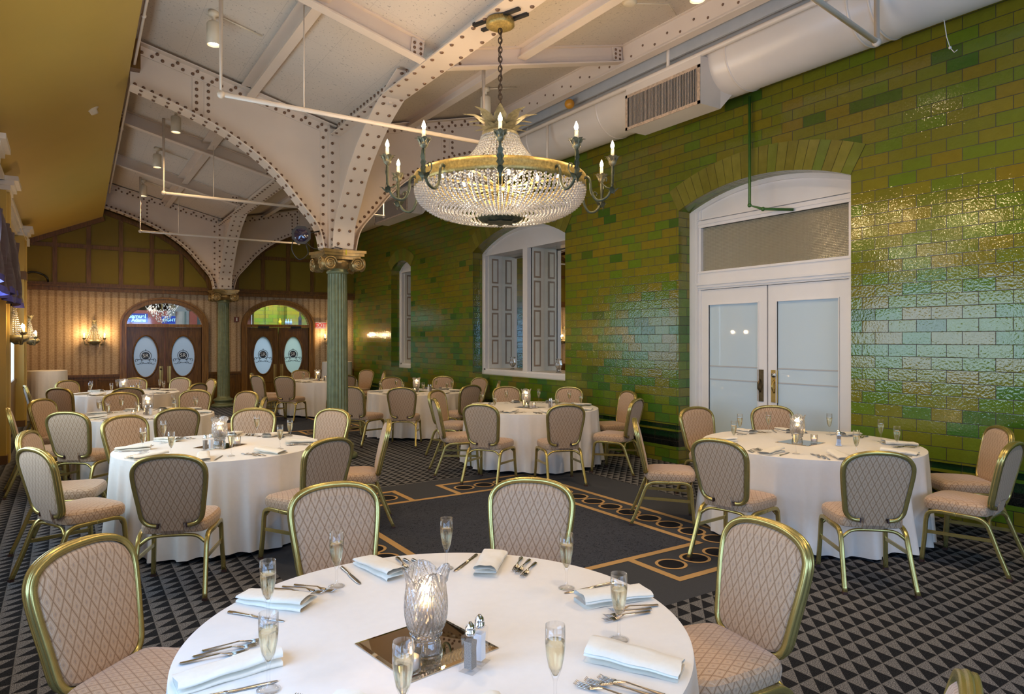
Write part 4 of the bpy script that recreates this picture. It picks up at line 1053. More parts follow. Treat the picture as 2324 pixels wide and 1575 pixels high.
for (x, y, z0, w) in ((1.98, 6.77, 3.97, 'first crossing stage lighting pipe'), (2.05, 12.1, 4.03, 'second crossing stage lighting pipe'), (2.1, 16.65, 4.03, 'third crossing stage lighting pipe')):
    pipe('hanger_rod', [(x, y, z0), (x, y, deck(x))], .007, M['pipe'], 'thin hanger rod holding the ' + w, False)
pipe('sprinkler_drop', [(6.03, 8.2, 4.92), (6.03, 8.2, 4.6), (6.03, 8.2, 4.40)], .022, M['pipe'], 'short cream sprinkler drop below the main, behind the chandelier arms', False)
pipe('duct_riser', [(6.02, 5.75, 4.93), (6.02, 5.75, 5.35), (6.5, 5.75, 5.35)], .022, M['pipe'], 'short cream pipe rising from the sprinkler main above the vent')
pipe('slope_pipe', [(edge_x(y) + .05, y, edge_z(y) + .10) for y in (YF, 4, 8, 12, 16.6)], .018, M['pipe'], 'cream pipe along the edge of the yellow slope')
pipe('green_pipe', [(6.885, 5.255, 4.62), (6.885, 5.255, 3.305), (6.93, 5.1, 3.24), (7.17, 4.86, 3.22)], .017, M['pipe_green'], 'thin green pipe down the tiled arch over the white doors')
m = MB(); m.ball((5.9, 7.5, 4.99), .07, 16, 10); o = m.build('orange_ball', M['orange']); tag(o, 'orange ball resting on the sprinkler main', 'ball')
m = MB(); m.tube([(6.55, 2.94, 4.55), (6.60, 2.94, 4.4), (6.62, 2.92, 4.30), (6.63, 2.89, 4.25), (6.62, 2.86, 4.26)], .004, 6); m.ball((6.62, 2.92, 4.30), .014, 8, 5); o = m.build('hook_wire', M['white']); tag(o, 'white wire with a hook hanging from the duct', 'hook')
def can(x, y, label, lit=True):
    z = deck(x); t = thing('can_light', (x, y, z), 0, label, 'ceiling light', 'cylindrical ceiling lights')
    m = MB(); m.lathe([(0, 0), (.055, 0), (.055, -.05), (.02, -.06), (.02, -.11), (.06, -.12), (.072, -.14), (.072, -.36), (.066, -.36), (.06, -.33)], 24); m.tube([(.0, 0, -.02), (.5, 0, -.02 + .125 * (1 if x > 3.25 else -1))], .008, 6); m.build('housing', M['plastic'], t)
    m = MB(); m.lathe([(0, -.325), (.062, -.325)], 20, smooth=False); m.build('lamp_face', M['canlit'], t)
    lamp('can_lamp', 'SPOT', (0, 0, -.345), CAN, (1, .72, .42), .05, (0, 0, 0), t, 150, .8)
can(1.33, 7.85, 'lit cylindrical ceiling light, nearest of those over the yellow slope side')
can(1.40, 11.4, 'lit cylindrical ceiling light half hidden by the near arch flange')
can(1.40, 13.9, 'lit cylindrical ceiling light between the two arches')
can(1.42, 16.8, 'lit cylindrical ceiling light closest to the timber screen')
can(4.77, 7.9, 'lit cylindrical ceiling light behind the chandelier crown')
for x, y in ((1.33, 4.2), (4.77, 4.2), (1.33, .5), (4.77, .5), (4.77, 12.2), (4.77, 15.6), (5.2, 1.6)): can(x, y, 'extra unseen ceiling light outside the picture or behind the arches')  # unseen extra cans, added for the light the room needs
t = thing('smoke_detector', (4.74, 5.05, deck(4.74)), 0, 'small round cream detector with a cable on the ceiling', 'detector')
m = MB(); m.lathe([(0, 0), (.075, 0), (.075, -.03), (.05, -.05), (0, -.05)], 24); m.tube([(.06, 0, -.02), (.55, 0, .11), (1.0, .3, .23)], .007, 6); m.build('body', M['plastic'], t)
t = thing('smoke_detector', (.28, 10.2, 4.645), 0, 'round yellowed smoke detector on the yellow slope', 'detector')
m = MB(); m.lathe([(0, .06), (.085, .06), (.085, -.01), (.05, -.03), (.045, -.075), (0, -.08)], 20); m.xf(Matrix.Rotation(-.5, 4, 'Y')); m.build('body', M['plastic'], t)
# stage lamp on the near column
t = thing('stage_lamp', (2.66, 9.22, 3.10), 0, 'black stage lamp with octagonal frame clamped beside the gold capital', 'spotlight')
dirv = Vector((-.25, -1, .0)).normalized(); q = dirv.to_track_quat('Z', 'Y').to_matrix().to_4x4()
m = MB(); m.lathe([(0, -.26), (.07, -.25), (.10, -.16), (.105, 0), (.095, 0), (.09, -.05), (0, -.06)], 24); m.xf(q); m.build('lamp_can', M['black'], t)
m = MB(); m.add([(.132 * cos(pi / 8 + i * pi / 4), .132 * sin(pi / 8 + i * pi / 4), z) for z in (0, .012) for i in range(8)] + [(.092 * cos(pi / 8 + i * pi / 4), .092 * sin(pi / 8 + i * pi / 4), .012) for i in range(8)],
    [tuple(range(8))[::-1]] + [(i, (i + 1) % 8, 8 + (i + 1) % 8, 8 + i) for i in range(8)] + [(8 + i, 8 + (i + 1) % 8, 16 + (i + 1) % 8, 16 + i) for i in range(8)]); m.xf(q); m.build('gel_frame', M['black'], t)
m = MB(); m.lathe([(0, .03), (.05, .025), (.092, .013)], 24, wob=lambda a, z: 1 + .02 * sin(9 * a)); m.xf(q); m.build('lens', M['lensglass'], t)
m = MB(); m.tube([(.06, .1, -.02), (.16, .12, .06), (.30, .18, .10)], .012, 6); m.build('clamp_arm', M['black'], t)
m = MB(); cab = catmull([(-.09, .05, -.06), (-.11, .05, -.2), (-.02, .03, -.33), (.10, .03, -.24), (.08, .05, -.10), (.18, .06, -.16), (.34, .08, -.155), (.44, .05, -.145), (.52, .02, -.09), (.50, .04, -.04), (.44, .05, -.10), (.56, -.04, -.15)], 6); m.tube(cab, .007, 6); m.build('cable', M['black'], t)
MB().box(.575, .578, -.16, -.12, -.24, -.17).build('tag', M['yellowtag'], t)
# coil of black cable on the screen ledge
m = MB(); m.tube([(-.60 + .27 * cos(t_ * .35), YB - .12 + .02 * sin(t_), 3.02 + .20 * abs(sin(t_ * .35)) + .004 * (t_ % 3)) for t_ in range(0, 27)], .022, 6); o = m.build('cable_coil', M['black']); tag(o, 'coil of black cable on the ledge of the timber screen', 'cable')
# exit sign and call plate
t = thing('exit_sign', (5.985, YB - .03, 2.09), 0, 'lit EXIT sign with red letters beside the doors with closers', 'sign')
MB().box(-.135, .135, -.03, .02, -.085, .085).build('sign_box', M['exitface'], t); text('EXIT', (0, -.034, 0), .155, M['exitred'], t, bold=.004)
t = thing('call_plate', (3.76, YB - .012, 2.225), 0, 'small reddish call plate with a white slot beside the far column', 'plate')
MB().box(-.06, .06, -.012, .01, -.065, .065).build('plate', M['redbox'], t); MB().box(-.018, .018, -.02, 0, -.045, .045).build('slot', M['white'], t)
m = MB(); m.box(-.62, -.58, 16.10, 16.2, 3.50, 3.64); m.tube([(-.63, 12, 3.60), (-.63, 14.6, 3.60), (-.63, 16.1, 3.6)], .006, 6); o = m.build('sensor_box', M['plastic']); tag(o, 'small cream sensor box with wire on the yellow pilaster', 'sensor')
# swagged velvet valance over the left window
t = thing('window_valance', (0, 0, 0), 0, 'swagged plum velvet valance with blue trim at the picture edge', 'valance')
m = MB(); n = 50; rows = 12
def vx(y, z):
    return -.60 + .05 * sin(y * 17) + .03 * sin(y * 41 + z * 6) + .12 * (3.0 - z) * .5
def vz(y, k):
    top = 3.02; bot = 2.28 - .16 * abs(sin((y - 8.2) * 2.4)); return top + (bot - top) * k / rows
grid = [[(vx(8.2 + 3.55 * i / n, vz(8.2 + 3.55 * i / n, k)), 8.2 + 3.55 * i / n, vz(8.2 + 3.55 * i / n, k)) for i in range(n + 1)] for k in range(rows + 1)]
for k in range(rows): m.strip(grid[k], grid[k + 1], 0 if k < rows - 1 else 1, True)
# end return
e = [[grid[k][n], (-.8, 11.76, grid[k][n][2])] for k in range(rows + 1)]
for k in range(rows): m.strip(e[k], e[k + 1], 0 if k < rows - 1 else 1, True)
m.build('drape', [M['velvet'], M['velvet_trim']], t)

# ================================================================== sconces
def leaf_fan(mb, c, n, r, h, mi=0, curl=.5, w=.35):
    """ring of curled acanthus leaves"""
    for i in range(n):
        a = 2 * pi * i / n; ca, sa = cos(a), sin(a); L = []; Rr = []
        for k in range(6):
            t = k / 5; rad = r * (.25 + .75 * t ** 1.4) + (curl * r * .3 if k == 5 else 0); z = h * (t ** .8) - (curl * h * .28 if k == 5 else 0); ww = r * w * sin(pi * min(.97, .12 + t * .86)) * (1 + .25 * (k % 2))
            L.append((c[0] + rad * ca - ww * sa, c[1] + rad * sa + ww * ca, c[2] + z)); Rr.append((c[0] + rad * ca + ww * sa, c[1] + rad * sa - ww * ca, c[2] + z))
        mb.strip(L, Rr, mi, True)
def flame_bulb(c, h=.062, r=.015):
    m = MB(); m.lathe([(0, 0), (r * .6, .002), (r, h * .3), (r * .8, h * .55), (r * .35, h * .82), (0, h)], 12, c); return m
def sconce(loc, rz, label, arms=((-1,), (1,)), energy=8):
    t = thing('wall_sconce', loc, rz, label, 'wall light', 'crystal wall sconces')    # local: wall at y=0, room towards -y
    m = MB(); m.lathe([(0, -.06), (.09, -.05), (.13, -.01), (.135, .02), (.12, .05), (0, .05)], 24, (0, -.075, 0)); m.box(-.05, .05, -.06, 0, -.02, .45); leaf_fan(m, (0, -.07, -.08), 6, .10, .06, 0, .4); m.build('basket_bracket', M['verd_metal'], t)
    m = MB()
    for i in range(9):
        a = pi + pi * i / 8
        for k in range(13):
            q = k / 12; r = .115 * (1 - q) ** 1.2 + .045; m.ball((r * cos(a), -.03 + r * sin(a) * .6, .06 + q * .36), .0115, 5, 4)
    m.build('bead_strings', M['bead'], t)
    m = MB(); leaf_fan(m, (0, -.055, .42), 7, .07, .11, 0, .5); m.build('leaf_finial', M['verd_metal'], t)
    for (s,) in arms:
        m = MB(); m.tube(catmull([(s * .08, -.09, -.02), (s * .13, -.11, -.075), (s * .185, -.13, -.06), (s * .205, -.14, .02), (s * .205, -.14, .06)], 5), .010, 6); 
        leaf_fan(m, (s * .205, -.14, .05), 6, .055, .05, 0, .6); leaf_fan(m, (s * .15, -.12, -.08), 4, .035, .04)
        ar = m.build('arm', M['verd_metal'], t)
        m = MB(); m.lathe([(0, .06), (.014, .06), (.014, .15), (0, .15)], 10, (s * .205, -.14, 0)); m.build('candle_sleeve', M['candle'], ar)
        flame_bulb((s * .205, -.14, .15)).build('flame_bulb', M['bulb'], ar)
        lamp('sconce_glow', 'POINT', (s * .205, -.20, .20), energy, WARM, .03, parent=t)
sconce((.57, YB - .005, 1.64), 0, 'crystal wall sconce with two lit candle bulbs on the striped wallpaper')
sconce((6.28, YB - .005, 1.64), 0, 'crystal wall sconce hidden behind the near column by the exit sign')
sconce((-.635, 11.7, 1.70), pi / 2, 'crystal sconce on the yellow pilaster at the picture edge')
sconce((-.635, 16.5, 1.66), pi / 2, 'crystal sconce on the yellow pilaster closest to the striped wall')

# ================================================================== the bead chandelier
CH = Vector((3.25, 5.13, 0))
ch = thing('bead_chandelier', (CH.x, CH.y, 0), math.atan2(-CH.y, -CH.x), 'great gilt chandelier of crystal beads with ten candle arms', 'chandelier')
m = MB(); m.lathe([(0, 4.545), (.125, 4.545), (.128, 4.49), (.10, 4.475), (0, 4.47)], 32); m.build('ceiling_plate', M['giltring'], ch)
m = MB()
for dy in (-.06, .06): m.beam((-.26, dy, 4.55), (.26, dy, 4.55), .04, .03)
m.xf(Matrix.Rotation(.9, 4, 'Z')); m.build('mounting_rail', M['black'], ch)
m = MB(); z = 4.47; k = 0
while z > 3.66:
    lk = []
    for i in range(12):
        a = 2 * pi * i / 12; u, v = .016 * cos(a), .030 * sin(a); lk.append((u, 0, z - .025 + v) if k % 2 else (0, u, z - .025 + v))
    m.tube(lk, .0055, 5, closed=True); z -= .042; k += 1
m.tube([(.012 * cos(i * .6), .012 * sin(i * .6), 4.47 - i * .03) for i in range(28)], .004, 5)
m.build('chain', M['iron'], ch)
m = MB(); leaf_fan(m, (0, 0, 3.52), 9, .29, .19, 0, .5, .17); leaf_fan(m, (0, 0, 3.50), 9, .23, .11, 0, .6, .2); m.lathe([(.16, 3.48), (.165, 3.52), (.15, 3.54), (0, 3.55)], 24); m.tube([(0, 0, 3.5), (0, 0, 3.67)], .012, 8); m.build('leaf_crown', M['verd_metal'], ch)
Rr = .755
m = MB(); m.lathe([(Rr, 3.02), (Rr + .012, 3.03), (Rr + .008, 3.06), (Rr + .008, 3.10), (Rr + .012, 3.125), (Rr, 3.135), (Rr - .012, 3.12), (Rr - .012, 3.03), (Rr, 3.02)], 96); m.build('gilt_ring', M['giltring'], ch)
m = MB(); cone = []
for i in range(54):
    a = 2 * pi * i / 54
    for k in range(19):
        q = k / 18; r = .165 + (Rr - .02 - .165) * (q ** 1.9 * .75 + q * .25); zz = 3.49 + (3.09 - 3.49) * (1 - (1 - q) ** 1.35)
        m.ball((r * cos(a + .01 * k), r * sin(a + .01 * k), zz), .0125, 6, 4)
m.build('upper_beads', M['bead'], ch)['kind'] = 'stuff'
m = MB()
for i in range(100):
    a = 2 * pi * i / 100
    for k in range(20):
        q = (k + .5 * (i % 2)) / 20 * .96; th = q * pi / 2; r = .20 + (Rr - .20) * cos(th) ** .85; zz = 3.02 - .265 * sin(th) ** .9
        m.ball((r * cos(a), r * sin(a), zz), .0138 if r > .5 else .0138 * (.45 + .55 * r / .5), 6, 4)
m.build('basket_beads', M['bead'], ch)['kind'] = 'stuff'
m = MB(); m.lathe([(0, 2.735), (.06, 2.728), (.13, 2.738), (.185, 2.752), (.205, 2.77), (.205, 2.80), (.18, 2.81), (0, 2.81)], 48); leaf_fan(m, (0, 0, 2.745), 8, .16, -.02, 0, .3, .3); m.build('bottom_plate', M['verd_dark'], ch)
m = MB()
for i in range(5):
    a = pi * i / 5 + .3; m.beam((-Rr * cos(a), -Rr * sin(a), 3.04), (Rr * cos(a), Rr * sin(a), 3.04), .03, .012)
m.tube([(0, 0, 2.8), (0, 0, 3.5)], .02, 8); m.lathe([(.10, 2.99), (.12, 3.02), (.10, 3.05)], 20)
for i in range(6):
    a = 2 * pi * i / 6; m.tube(catmull([(.08 * cos(a), .08 * sin(a), 3.0), (.25 * cos(a), .25 * sin(a), 2.95), (.34 * cos(a), .34 * sin(a), 3.06)], 4), .009, 6); leaf_fan(m, (.34 * cos(a), .34 * sin(a), 3.05), 5, .04, .04)
m.build('inner_frame', M['giltring'], ch)
for i in range(6):
    a = 2 * pi * i / 6 + .2
    b_ = flame_bulb((.34 * cos(a), .34 * sin(a), 3.08), .07, .018).build('inner_bulb', M['bulb'], ch)
for i in range(3):
    a = 2 * pi * i / 3 + .4; lamp('chandelier_glow', 'POINT', (.3 * cos(a), .3 * sin(a), 2.97), BULB * 1.7, (1, .82, .60), .06, parent=ch)
arm0 = None
for i in range(10):
    a = 2 * pi * i / 10
    if arm0 is None:
        m = MB()
        m.tube(catmull([(Rr + .005, 0, 3.075), (Rr + .03, 0, 3.085), (Rr + .055, 0, 3.05), (Rr + .07, 0, 2.95), (Rr + .12, 0, 2.88), (Rr + .20, 0, 2.90), (Rr + .245, 0, 2.99), (Rr + .25, 0, 3.10), (Rr + .25, 0, 3.19)], 6), [.012] * 49, 7)
        m.tube(catmull([(Rr + .235, .0, 2.97), (Rr + .19, 0, 2.99), (Rr + .16, 0, 3.03), (Rr + .17, 0, 3.07), (Rr + .20, 0, 3.06), (Rr + .195, 0, 3.035)], 6), .006, 6)
        L = []; R2 = []
        for k in range(13):
            t = k / 12; ww = .030 * sin(pi * t) * (1 if k % 2 else .55) + .002; L.append((Rr + .262 + .006 * sin(t * 9), ww, 2.90 + .27 * t)); R2.append((Rr + .262 + .006 * sin(t * 9), -ww, 2.90 + .27 * t))
        m.strip(L, R2, 0, True); leaf_fan(m, (Rr + .25, 0, 2.93), 4, .06, .05)
        arm0 = m.build('candle_arm', M['verd_dark'], ch)
        m = MB(); leaf_fan(m, (Rr + .25, 0, 3.17), 7, .062, .085, 0, .6, .45); m.lathe([(.01, 3.16), (.03, 3.18), (.034, 3.21), (.0, 3.215)], 14, (Rr + .25, 0, 0)); m.build('leaf_cup', M['verd_metal'], arm0)
        m = MB(); m.lathe([(0, 3.20), (.0145, 3.20), (.0145, 3.31), (0, 3.31)], 10, (Rr + .25, 0, 0)); m.build('candle_sleeve', M['candle'], arm0)
        flame_bulb((Rr + .25, 0, 3.31), .072, .017).build('flame_bulb', M['bulb'], arm0)
        ar = arm0
    else:
        ar = copy_tree(arm0, ch)
    ar.rotation_euler = (0, 0, a)
    lamp('candle_glow', 'POINT', ((Rr + .25) * cos(a), (Rr + .25) * sin(a), 3.435), BULB, WARM, .02, parent=ch)

# ================================================================== banquet chairs
def outline(k=5):
    h = [(0, .935), (.075, .931), (.14, .916), (.187, .890), (.213, .852), (.220, .810), (.216, .750), (.207, .680), (.197, .610), (.189, .550), (.181, .515), (.160, .484), (.125, .467), (.07, .462), (0, .461)]
    pts = [(x, z) for x, z in h] + [(-x, z) for x, z in h[-2:0:-1]]
    return [(p.x, p.y) for p in catmull([(x, z, 0) for x, z in pts], k, True)]
def lean(z): return -.195 - .20 * (z - .44) - .05 * max(0, z - .44) ** 2 * 4 * .25
def make_chair():
    root = thing('banquet_chair')
    O = outline(3); n = len(O); cz = .69
    def ring(s, off): return [(x * s, lean(cz + (z - cz) * s) + off, cz + (z - cz) * s) for x, z in O]
    m = MB()
    lv = [(.93, 0, 0)] 
    for sg, amp in ((1, .030), (-1, .022)):
        R = [ring(s, sg * amp * q) for s, q in ((.955, .0), (.94, .45), (.90, .75), (.80, .93), (.60, 1.0), (.30, 1.03))]
        for a, b in zip(R, R[1:]): m.strip(a + [a[0]], b + [b[0]], 0, True)
        m.add(R[-1], [tuple(range(n))], 0, True)
    bk = m.build('backrest', M['fabric'], root)
    # reeded gold frame, open at the bottom where the strap passes
    path = [(x, lean(z), z) for x, z in O]
    i0 = min(range(n), key=lambda i: (path[i][0]) ** 2 + (path[i][2] - .461) ** 2)
    path = path[i0:] + path[:i0 + 1]; path = [p for p in path if not (p[2] < .49 and abs(p[0]) < .072)]
    sec = [(-.022, -.012), (-.022, .004), (-.020, .011), (-.013, .012), (-.0085, .009), (-.006, .0135), (0, .0155), (.006, .0135), (.0085, .009), (.013, .012), (.020, .011), (.022, .004), (.022, -.012)]
    m = MB(); P = [Vector(p) for p in path]; k = len(P); vs = []; Ns = len(sec)
    cen = Vector((0, lean(cz), cz))
    for i in range(k):
        t = (P[min(i + 1, k - 1)] - P[max(i - 1, 0)]).normalized(); yv = Vector((0, 1, -.2)).normalized()
        nr = t.cross(Vector((0, 1, 0))).normalized()
        if nr.dot(P[i] - cen) < 0: nr = -nr
        d = Vector((0, 1, 0))
        for a, b in sec: vs.append(P[i] + d * a + nr * b)
    fs = [(i * Ns + j, i * Ns + (j + 1) % Ns, (i + 1) * Ns + (j + 1) % Ns, (i + 1) * Ns + j) for i in range(k - 1) for j in range(Ns)]
    m.add(vs, fs, 0, True)
    fr = m.build('back_frame', M['gold'], root)
    for e in (0, 1):
        p = P[0] if e == 0 else P[-1]; q = P[1] if e == 0 else P[-2]; d = (p - q).normalized(); MB().beam(p - d * .004, p + d * .006, .046, .028, (0, 0, 1)).build('frame_tip', M['gold_tip'], fr)
    m = MB(); m.add([(-.066, -.236, .515), (.066, -.236, .515), (.066, -.216, .43), (-.066, -.216, .43), (.066, -.186, .394), (-.066, -.186, .394), (-.066, -.190, .515), (.066, -.190, .515), (.066, -.165, .43), (-.066, -.165, .43)],
        [(0, 1, 2, 3), (3, 2, 4, 5), (6, 7, 8, 9), (0, 3, 9, 6), (1, 7, 8, 2), (2, 8, 4), (3, 5, 9)]); m.build('back_strap', M['fabric'], root)
    # seat
    m = MB(); so = []
    hs = [(0, .242), (.10, .240), (.175, .228), (.215, .195), (.226, .14), (.222, 0), (.208, -.12), (.196, -.165), (.165, -.19), (.08, -.197), (0, -.198)]
    pts = hs + [(-x, y) for x, y in hs[-2:0:-1]]; so = [(p.x, p.y) for p in catmull([(x, y, 0) for x, y in pts], 3, True)]; ns = len(so)
    def sr(s, z): return [(x * s, y * s + .02 * (1 - s), z) for x, y in so]
    R = [sr(.93, .405), sr(.985, .412), sr(1.0, .43), sr(1.005, .452), sr(.985, .472), sr(.93, .486), sr(.75, .497), sr(.45, .503), sr(.2, .505)]
    for a, b in zip(R, R[1:]): m.strip(a + [a[0]], b + [b[0]], 0, True)
    m.add(R[-1], [tuple(range(ns))], 0, True); m.add(R[0], [tuple(range(ns))])
    m.build('seat', M['fabric'], root)
    lsec = [(-1.0, -.75), (-.9, -1), (-.35, -.92), (0, -1), (.35, -.92), (.9, -1), (1, -.75), (1, .75), (.9, 1), (.35, .92), (0, 1), (-.35, .92), (-.9, 1), (-1, .75)]
    for s in (-1, 1):
        xt, xb = s * .222, s * .235
        mid = (xt, .0, .398)
        front = catmull([(xb, .222, .012), (xt + s * .004, .205, .20), (xt, .196, .33), (xt, .178, .378), (xt, .13, .397), (xt, .05, .399), mid], 4)
        rear = catmull([(xb - s * .01, -.335, .012), (xt - s * .006, -.265, .18), (xt - s * .012, -.212, .32), (xt - s * .012, -.185, .368), (xt - s * .010, -.14, .392), (xt, -.06, .398), mid], 4)
        for pts in (front, rear):
            m = MB(); m.tube(pts, .0135, sec=lsec, up=(1, 0, 0)); lg = m.build('leg', M['gold'], root)
            MB().box(pts[0].x - .015, pts[0].x + .015, pts[0].y - .015, pts[0].y + .015, 0, .018).build('foot_cap', M['gold_tip'], lg)
        m = MB(); m.beam((xt, .200, .235), (xt - s * .006, -.245, .255), .012, .024); m.build('side_stretcher', M['gold'], root)
    for y, yl, zl in ((-.215, -.20, .33), (.185, .19, .34)):
        m = MB(); m.tube(catmull([(-.212, yl, zl), (-.185, yl, zl + .025), (-.145, yl + .01, .382), (-.08, yl + .015, .392), (.08, yl + .015, .392), (.145, yl + .01, .382), (.185, yl, zl + .025), (.212, yl, zl)], 4), .011, 8); m.build('cross_rail', M['gold'], root)
    return root

# ================================================================== table ware, one prototype of each
PARK = []
def proto(o): PARK.append(o); return o
def make_flute():
    r = thing('champagne_flute'); m = MB()
    m.lathe([(0, .002), (.030, .001), (.031, .003), (.020, .007), (.006, .012), (.0042, .03), (.0045, .062), (.008, .072), (.0175, .098), (.0235, .130), (.0260, .160), (.0252, .205), (.0244, .205), (.0252, .160), (.0226, .130), (.0165, .099), (.006, .078), (0, .076)], 24)
    m.build('glass_bowl', M['glass'], r)
    m = MB(); m.lathe([(0, .0765), (.0061, .0782), (.0166, .0992), (.0227, .1302), (.0250, .155), (.0251, .164), (0, .164)], 24); m.build('sparkling_wine', M['wine'], r)
    return r
def make_napkin(var=0):
    m = MB(); rnd = random.Random(var + 3); n = 14
    def sect(t):
        """cross-section (w,z) of the folded napkin at t along its length 0 outer .. 1 inner"""
        op = .35 + .65 * t; W_ = .050 + .004 * sin(3 * t + var); h1, h2, h3 = .005 + .009 * op, .010 + .015 * op, .014 + .025 * op
        return [(-W_, .001), (W_ * .96, .001), (W_ * 1.02, h1 * .5), (W_ * .95, h1), (-W_ * .9, h1 + .001), (-W_ * 1.0, (h1 + h2) / 2), (-W_ * .92, h2), (-.3 * W_, h2 + .003 * op), (.3 * W_, h2 + .002), (W_ * .9, h2), (W_ * 1.04, (h2 + h3) / 2 * .95), (W_ * .93, h3), (.45 * W_, h3 + .005 * op), (.0, h3 + .001 + .002 * sin(9 * t)), (-.5 * W_, h3 + .004 * op), (-W_ * .8, h3 - .002), (-W_ * .97, h2 + .002)]
    S_ = [[(w + .006 * sin(2.2 * t + var) * 1.2, -.135 + .27 * t + .004 * sin(w * 60), z + .0015 * sin(14 * t + w * 50)) for w, z in sect(t)] for t in [i / n for i in range(n + 1)]]
    for a, b in zip(S_, S_[1:]): m.strip(a, b, 0, True)
    for e in (S_[0], S_[-1]):      # end of each layer: dark gaps stay open, thin caps per fold
        for i in range(0, len(e) - 4, 1):
            pass
    e = S_[0]; m.add([(p[0], p[1], p[2]) for p in e[:4]] , [(0, 1, 2, 3)])
    return m.build('napkin', M['linen'])
def make_knife():
    m = MB(); pr = [(-.115, .0045, .0055), (-.112, .0075, .007), (-.09, .0085, .0075), (-.04, .0065, .006), (-.022, .0055, .0055), (-.018, .008, .006), (-.012, .0075, .0045), (.0, .0095, .003), (.06, .0105, .0028), (.095, .009, .0025), (.113, .004, .0022)]
    S_ = [[(-w, y, .0012), (-w * .4, y, .0012 + h * .8), (w * .4, y, .0012 + h * .8), (w, y, .0012), (w * .3, y, .0005), (-w * .3, y, .0005)] for y, w, h in pr]
    for a, b in zip(S_, S_[1:]): m.strip(a + [a[0]], b + [b[0]], 0, True)
    m.add(S_[0], [tuple(range(6))]); m.add(S_[-1], [tuple(range(6))])
    return m.build('table_knife', M['steel'])
def make_fork():
    m = MB(); pr = [(-.095, .004, .004), (-.092, .008, .0045), (-.075, .0085, .005), (-.03, .0035, .008), (.012, .0032, .011), (.026, .0075, .0085), (.036, .0115, .006), (.046, .0122, .004)]
    S_ = [[(-w, y, z), (0, y, z + .0028), (w, y, z), (0, y, z - .001)] for y, w, z in pr]
    for a, b in zip(S_, S_[1:]): m.strip(a + [a[0]], b + [b[0]], 0, True)
    m.add(S_[0], [(0, 1, 2, 3)])
    for x in (-.0102, -.0034, .0034, .0102):
        m.tube([(x, .044, .0042), (x, .062, .0032), (x * .98, .078, .0045), (x * .97, .092, .0095)], [.0021, .002, .0018, .0008], 5)
    return m.build('table_fork', M['steel'])
def make_vase(round_=False):
    r = thing('cut_glass_vase'); H_ = .25
    prof_o = [(.046, .0), (.047, .008), (.042, .030), (.038, .042), (.046, .052), (.043, .060), (.052, .075), (.060, .11), (.0605, .15), (.057, .185), (.056, .205), (.060, .225), (.068, .248)]
    n = 200; vs = []; fs = []
    prof_o = [(p.x, p.y) for p in catmull([(q[0], q[1], 0) for q in prof_o], 4)]
    def rad(r0, z, a):
        if z < .045: return r0 * (1 + .10 * (abs(cos(2 * a)) ** 2))
        ph = (a % (pi / 2)) - pi / 4                      # feather-cut ribs falling away from each petal's spine
        q = (26 * abs(ph) + 190 * z) / (2 * pi); rib = abs((q % 1) - .5) * 2
        spine = max(0, 1 - abs(ph) / .05)
        return r0 * (1 + .055 * rib * (1 - spine) + .07 * spine * (z > .06) + .03 * abs(cos(2 * a)))
    top = lambda a: .5 + .5 * abs(sin(2 * a)) ** .7
    P_ = []
    for i, (r0, z) in enumerate(prof_o):
        row = []
        for j in range(n):
            a = 2 * pi * j / n; zz = z if z < .185 else .185 + (z - .185) * top(a)
            row.append((rad(r0, zz, a) * cos(a), rad(r0, zz, a) * sin(a), zz))
        P_.append(row)
    inner = []
    for i, (r0, z) in enumerate(prof_o[::-1]):
        if z < .07: break
        inner.append([(max(.01, rad(r0, z, 2 * pi * j / n) - .006) * cos(2 * pi * j / n), max(.01, rad(r0, z, 2 * pi * j / n) - .006) * sin(2 * pi * j / n), (z if z < .185 else .185 + (z - .185) * top(2 * pi * j / n))) for j in range(n)])
    allr = P_ + inner; m = MB()
    for row in allr: vs += row
    for i in range(len(allr) - 1):
        for j in range(n): fs.append((i * n + j, i * n + (j + 1) % n, (i + 1) * n + (j + 1) % n, (i + 1) * n + j))
    fs.append(tuple(range(n))); fs.append(tuple((len(allr) - 1) * n + j for j in range(n)))
    m.add(vs, fs, 0, False); m.build('glass_body', M['cutglass'], r)
    m = MB(); m.lathe([(0, .076), (.024, .076), (.024, .135), (.02, .138), (0, .136)], 16); c = m.build('tealight', M['wax'], r)
    m = MB(); m.lathe([(0, .138), (.005, .146), (.0055, .152), (0, .172)], 8); m.build('flame', M['flame'], c)
    return r
def make_votive():
    r = thing('votive_candle'); m = MB()
    m.lathe([(0, .0), (.026, .0), (.0275, .004), (.030, .074), (.0285, .074), (.0262, .012), (0, .010)], 24); m.build('glass_cup', M['glass'], r)
    m = MB(); m.lathe([(0, .0105), (.0235, .0105), (.024, .040), (.021, .0425), (.006, .041), (0, .041)], 20); c = m.build('wax', M['wax'], r)
    m = MB(); m.tube([(0, 0, .041), (.001, 0, .047)], .0008, 5); m.build('wick', M['black'], c)
    m = MB(); m.lathe([(0, .046), (.004, .051), (.0045, .056), (0, .070)], 8); m.build('flame', M['flame'], c)
    return r
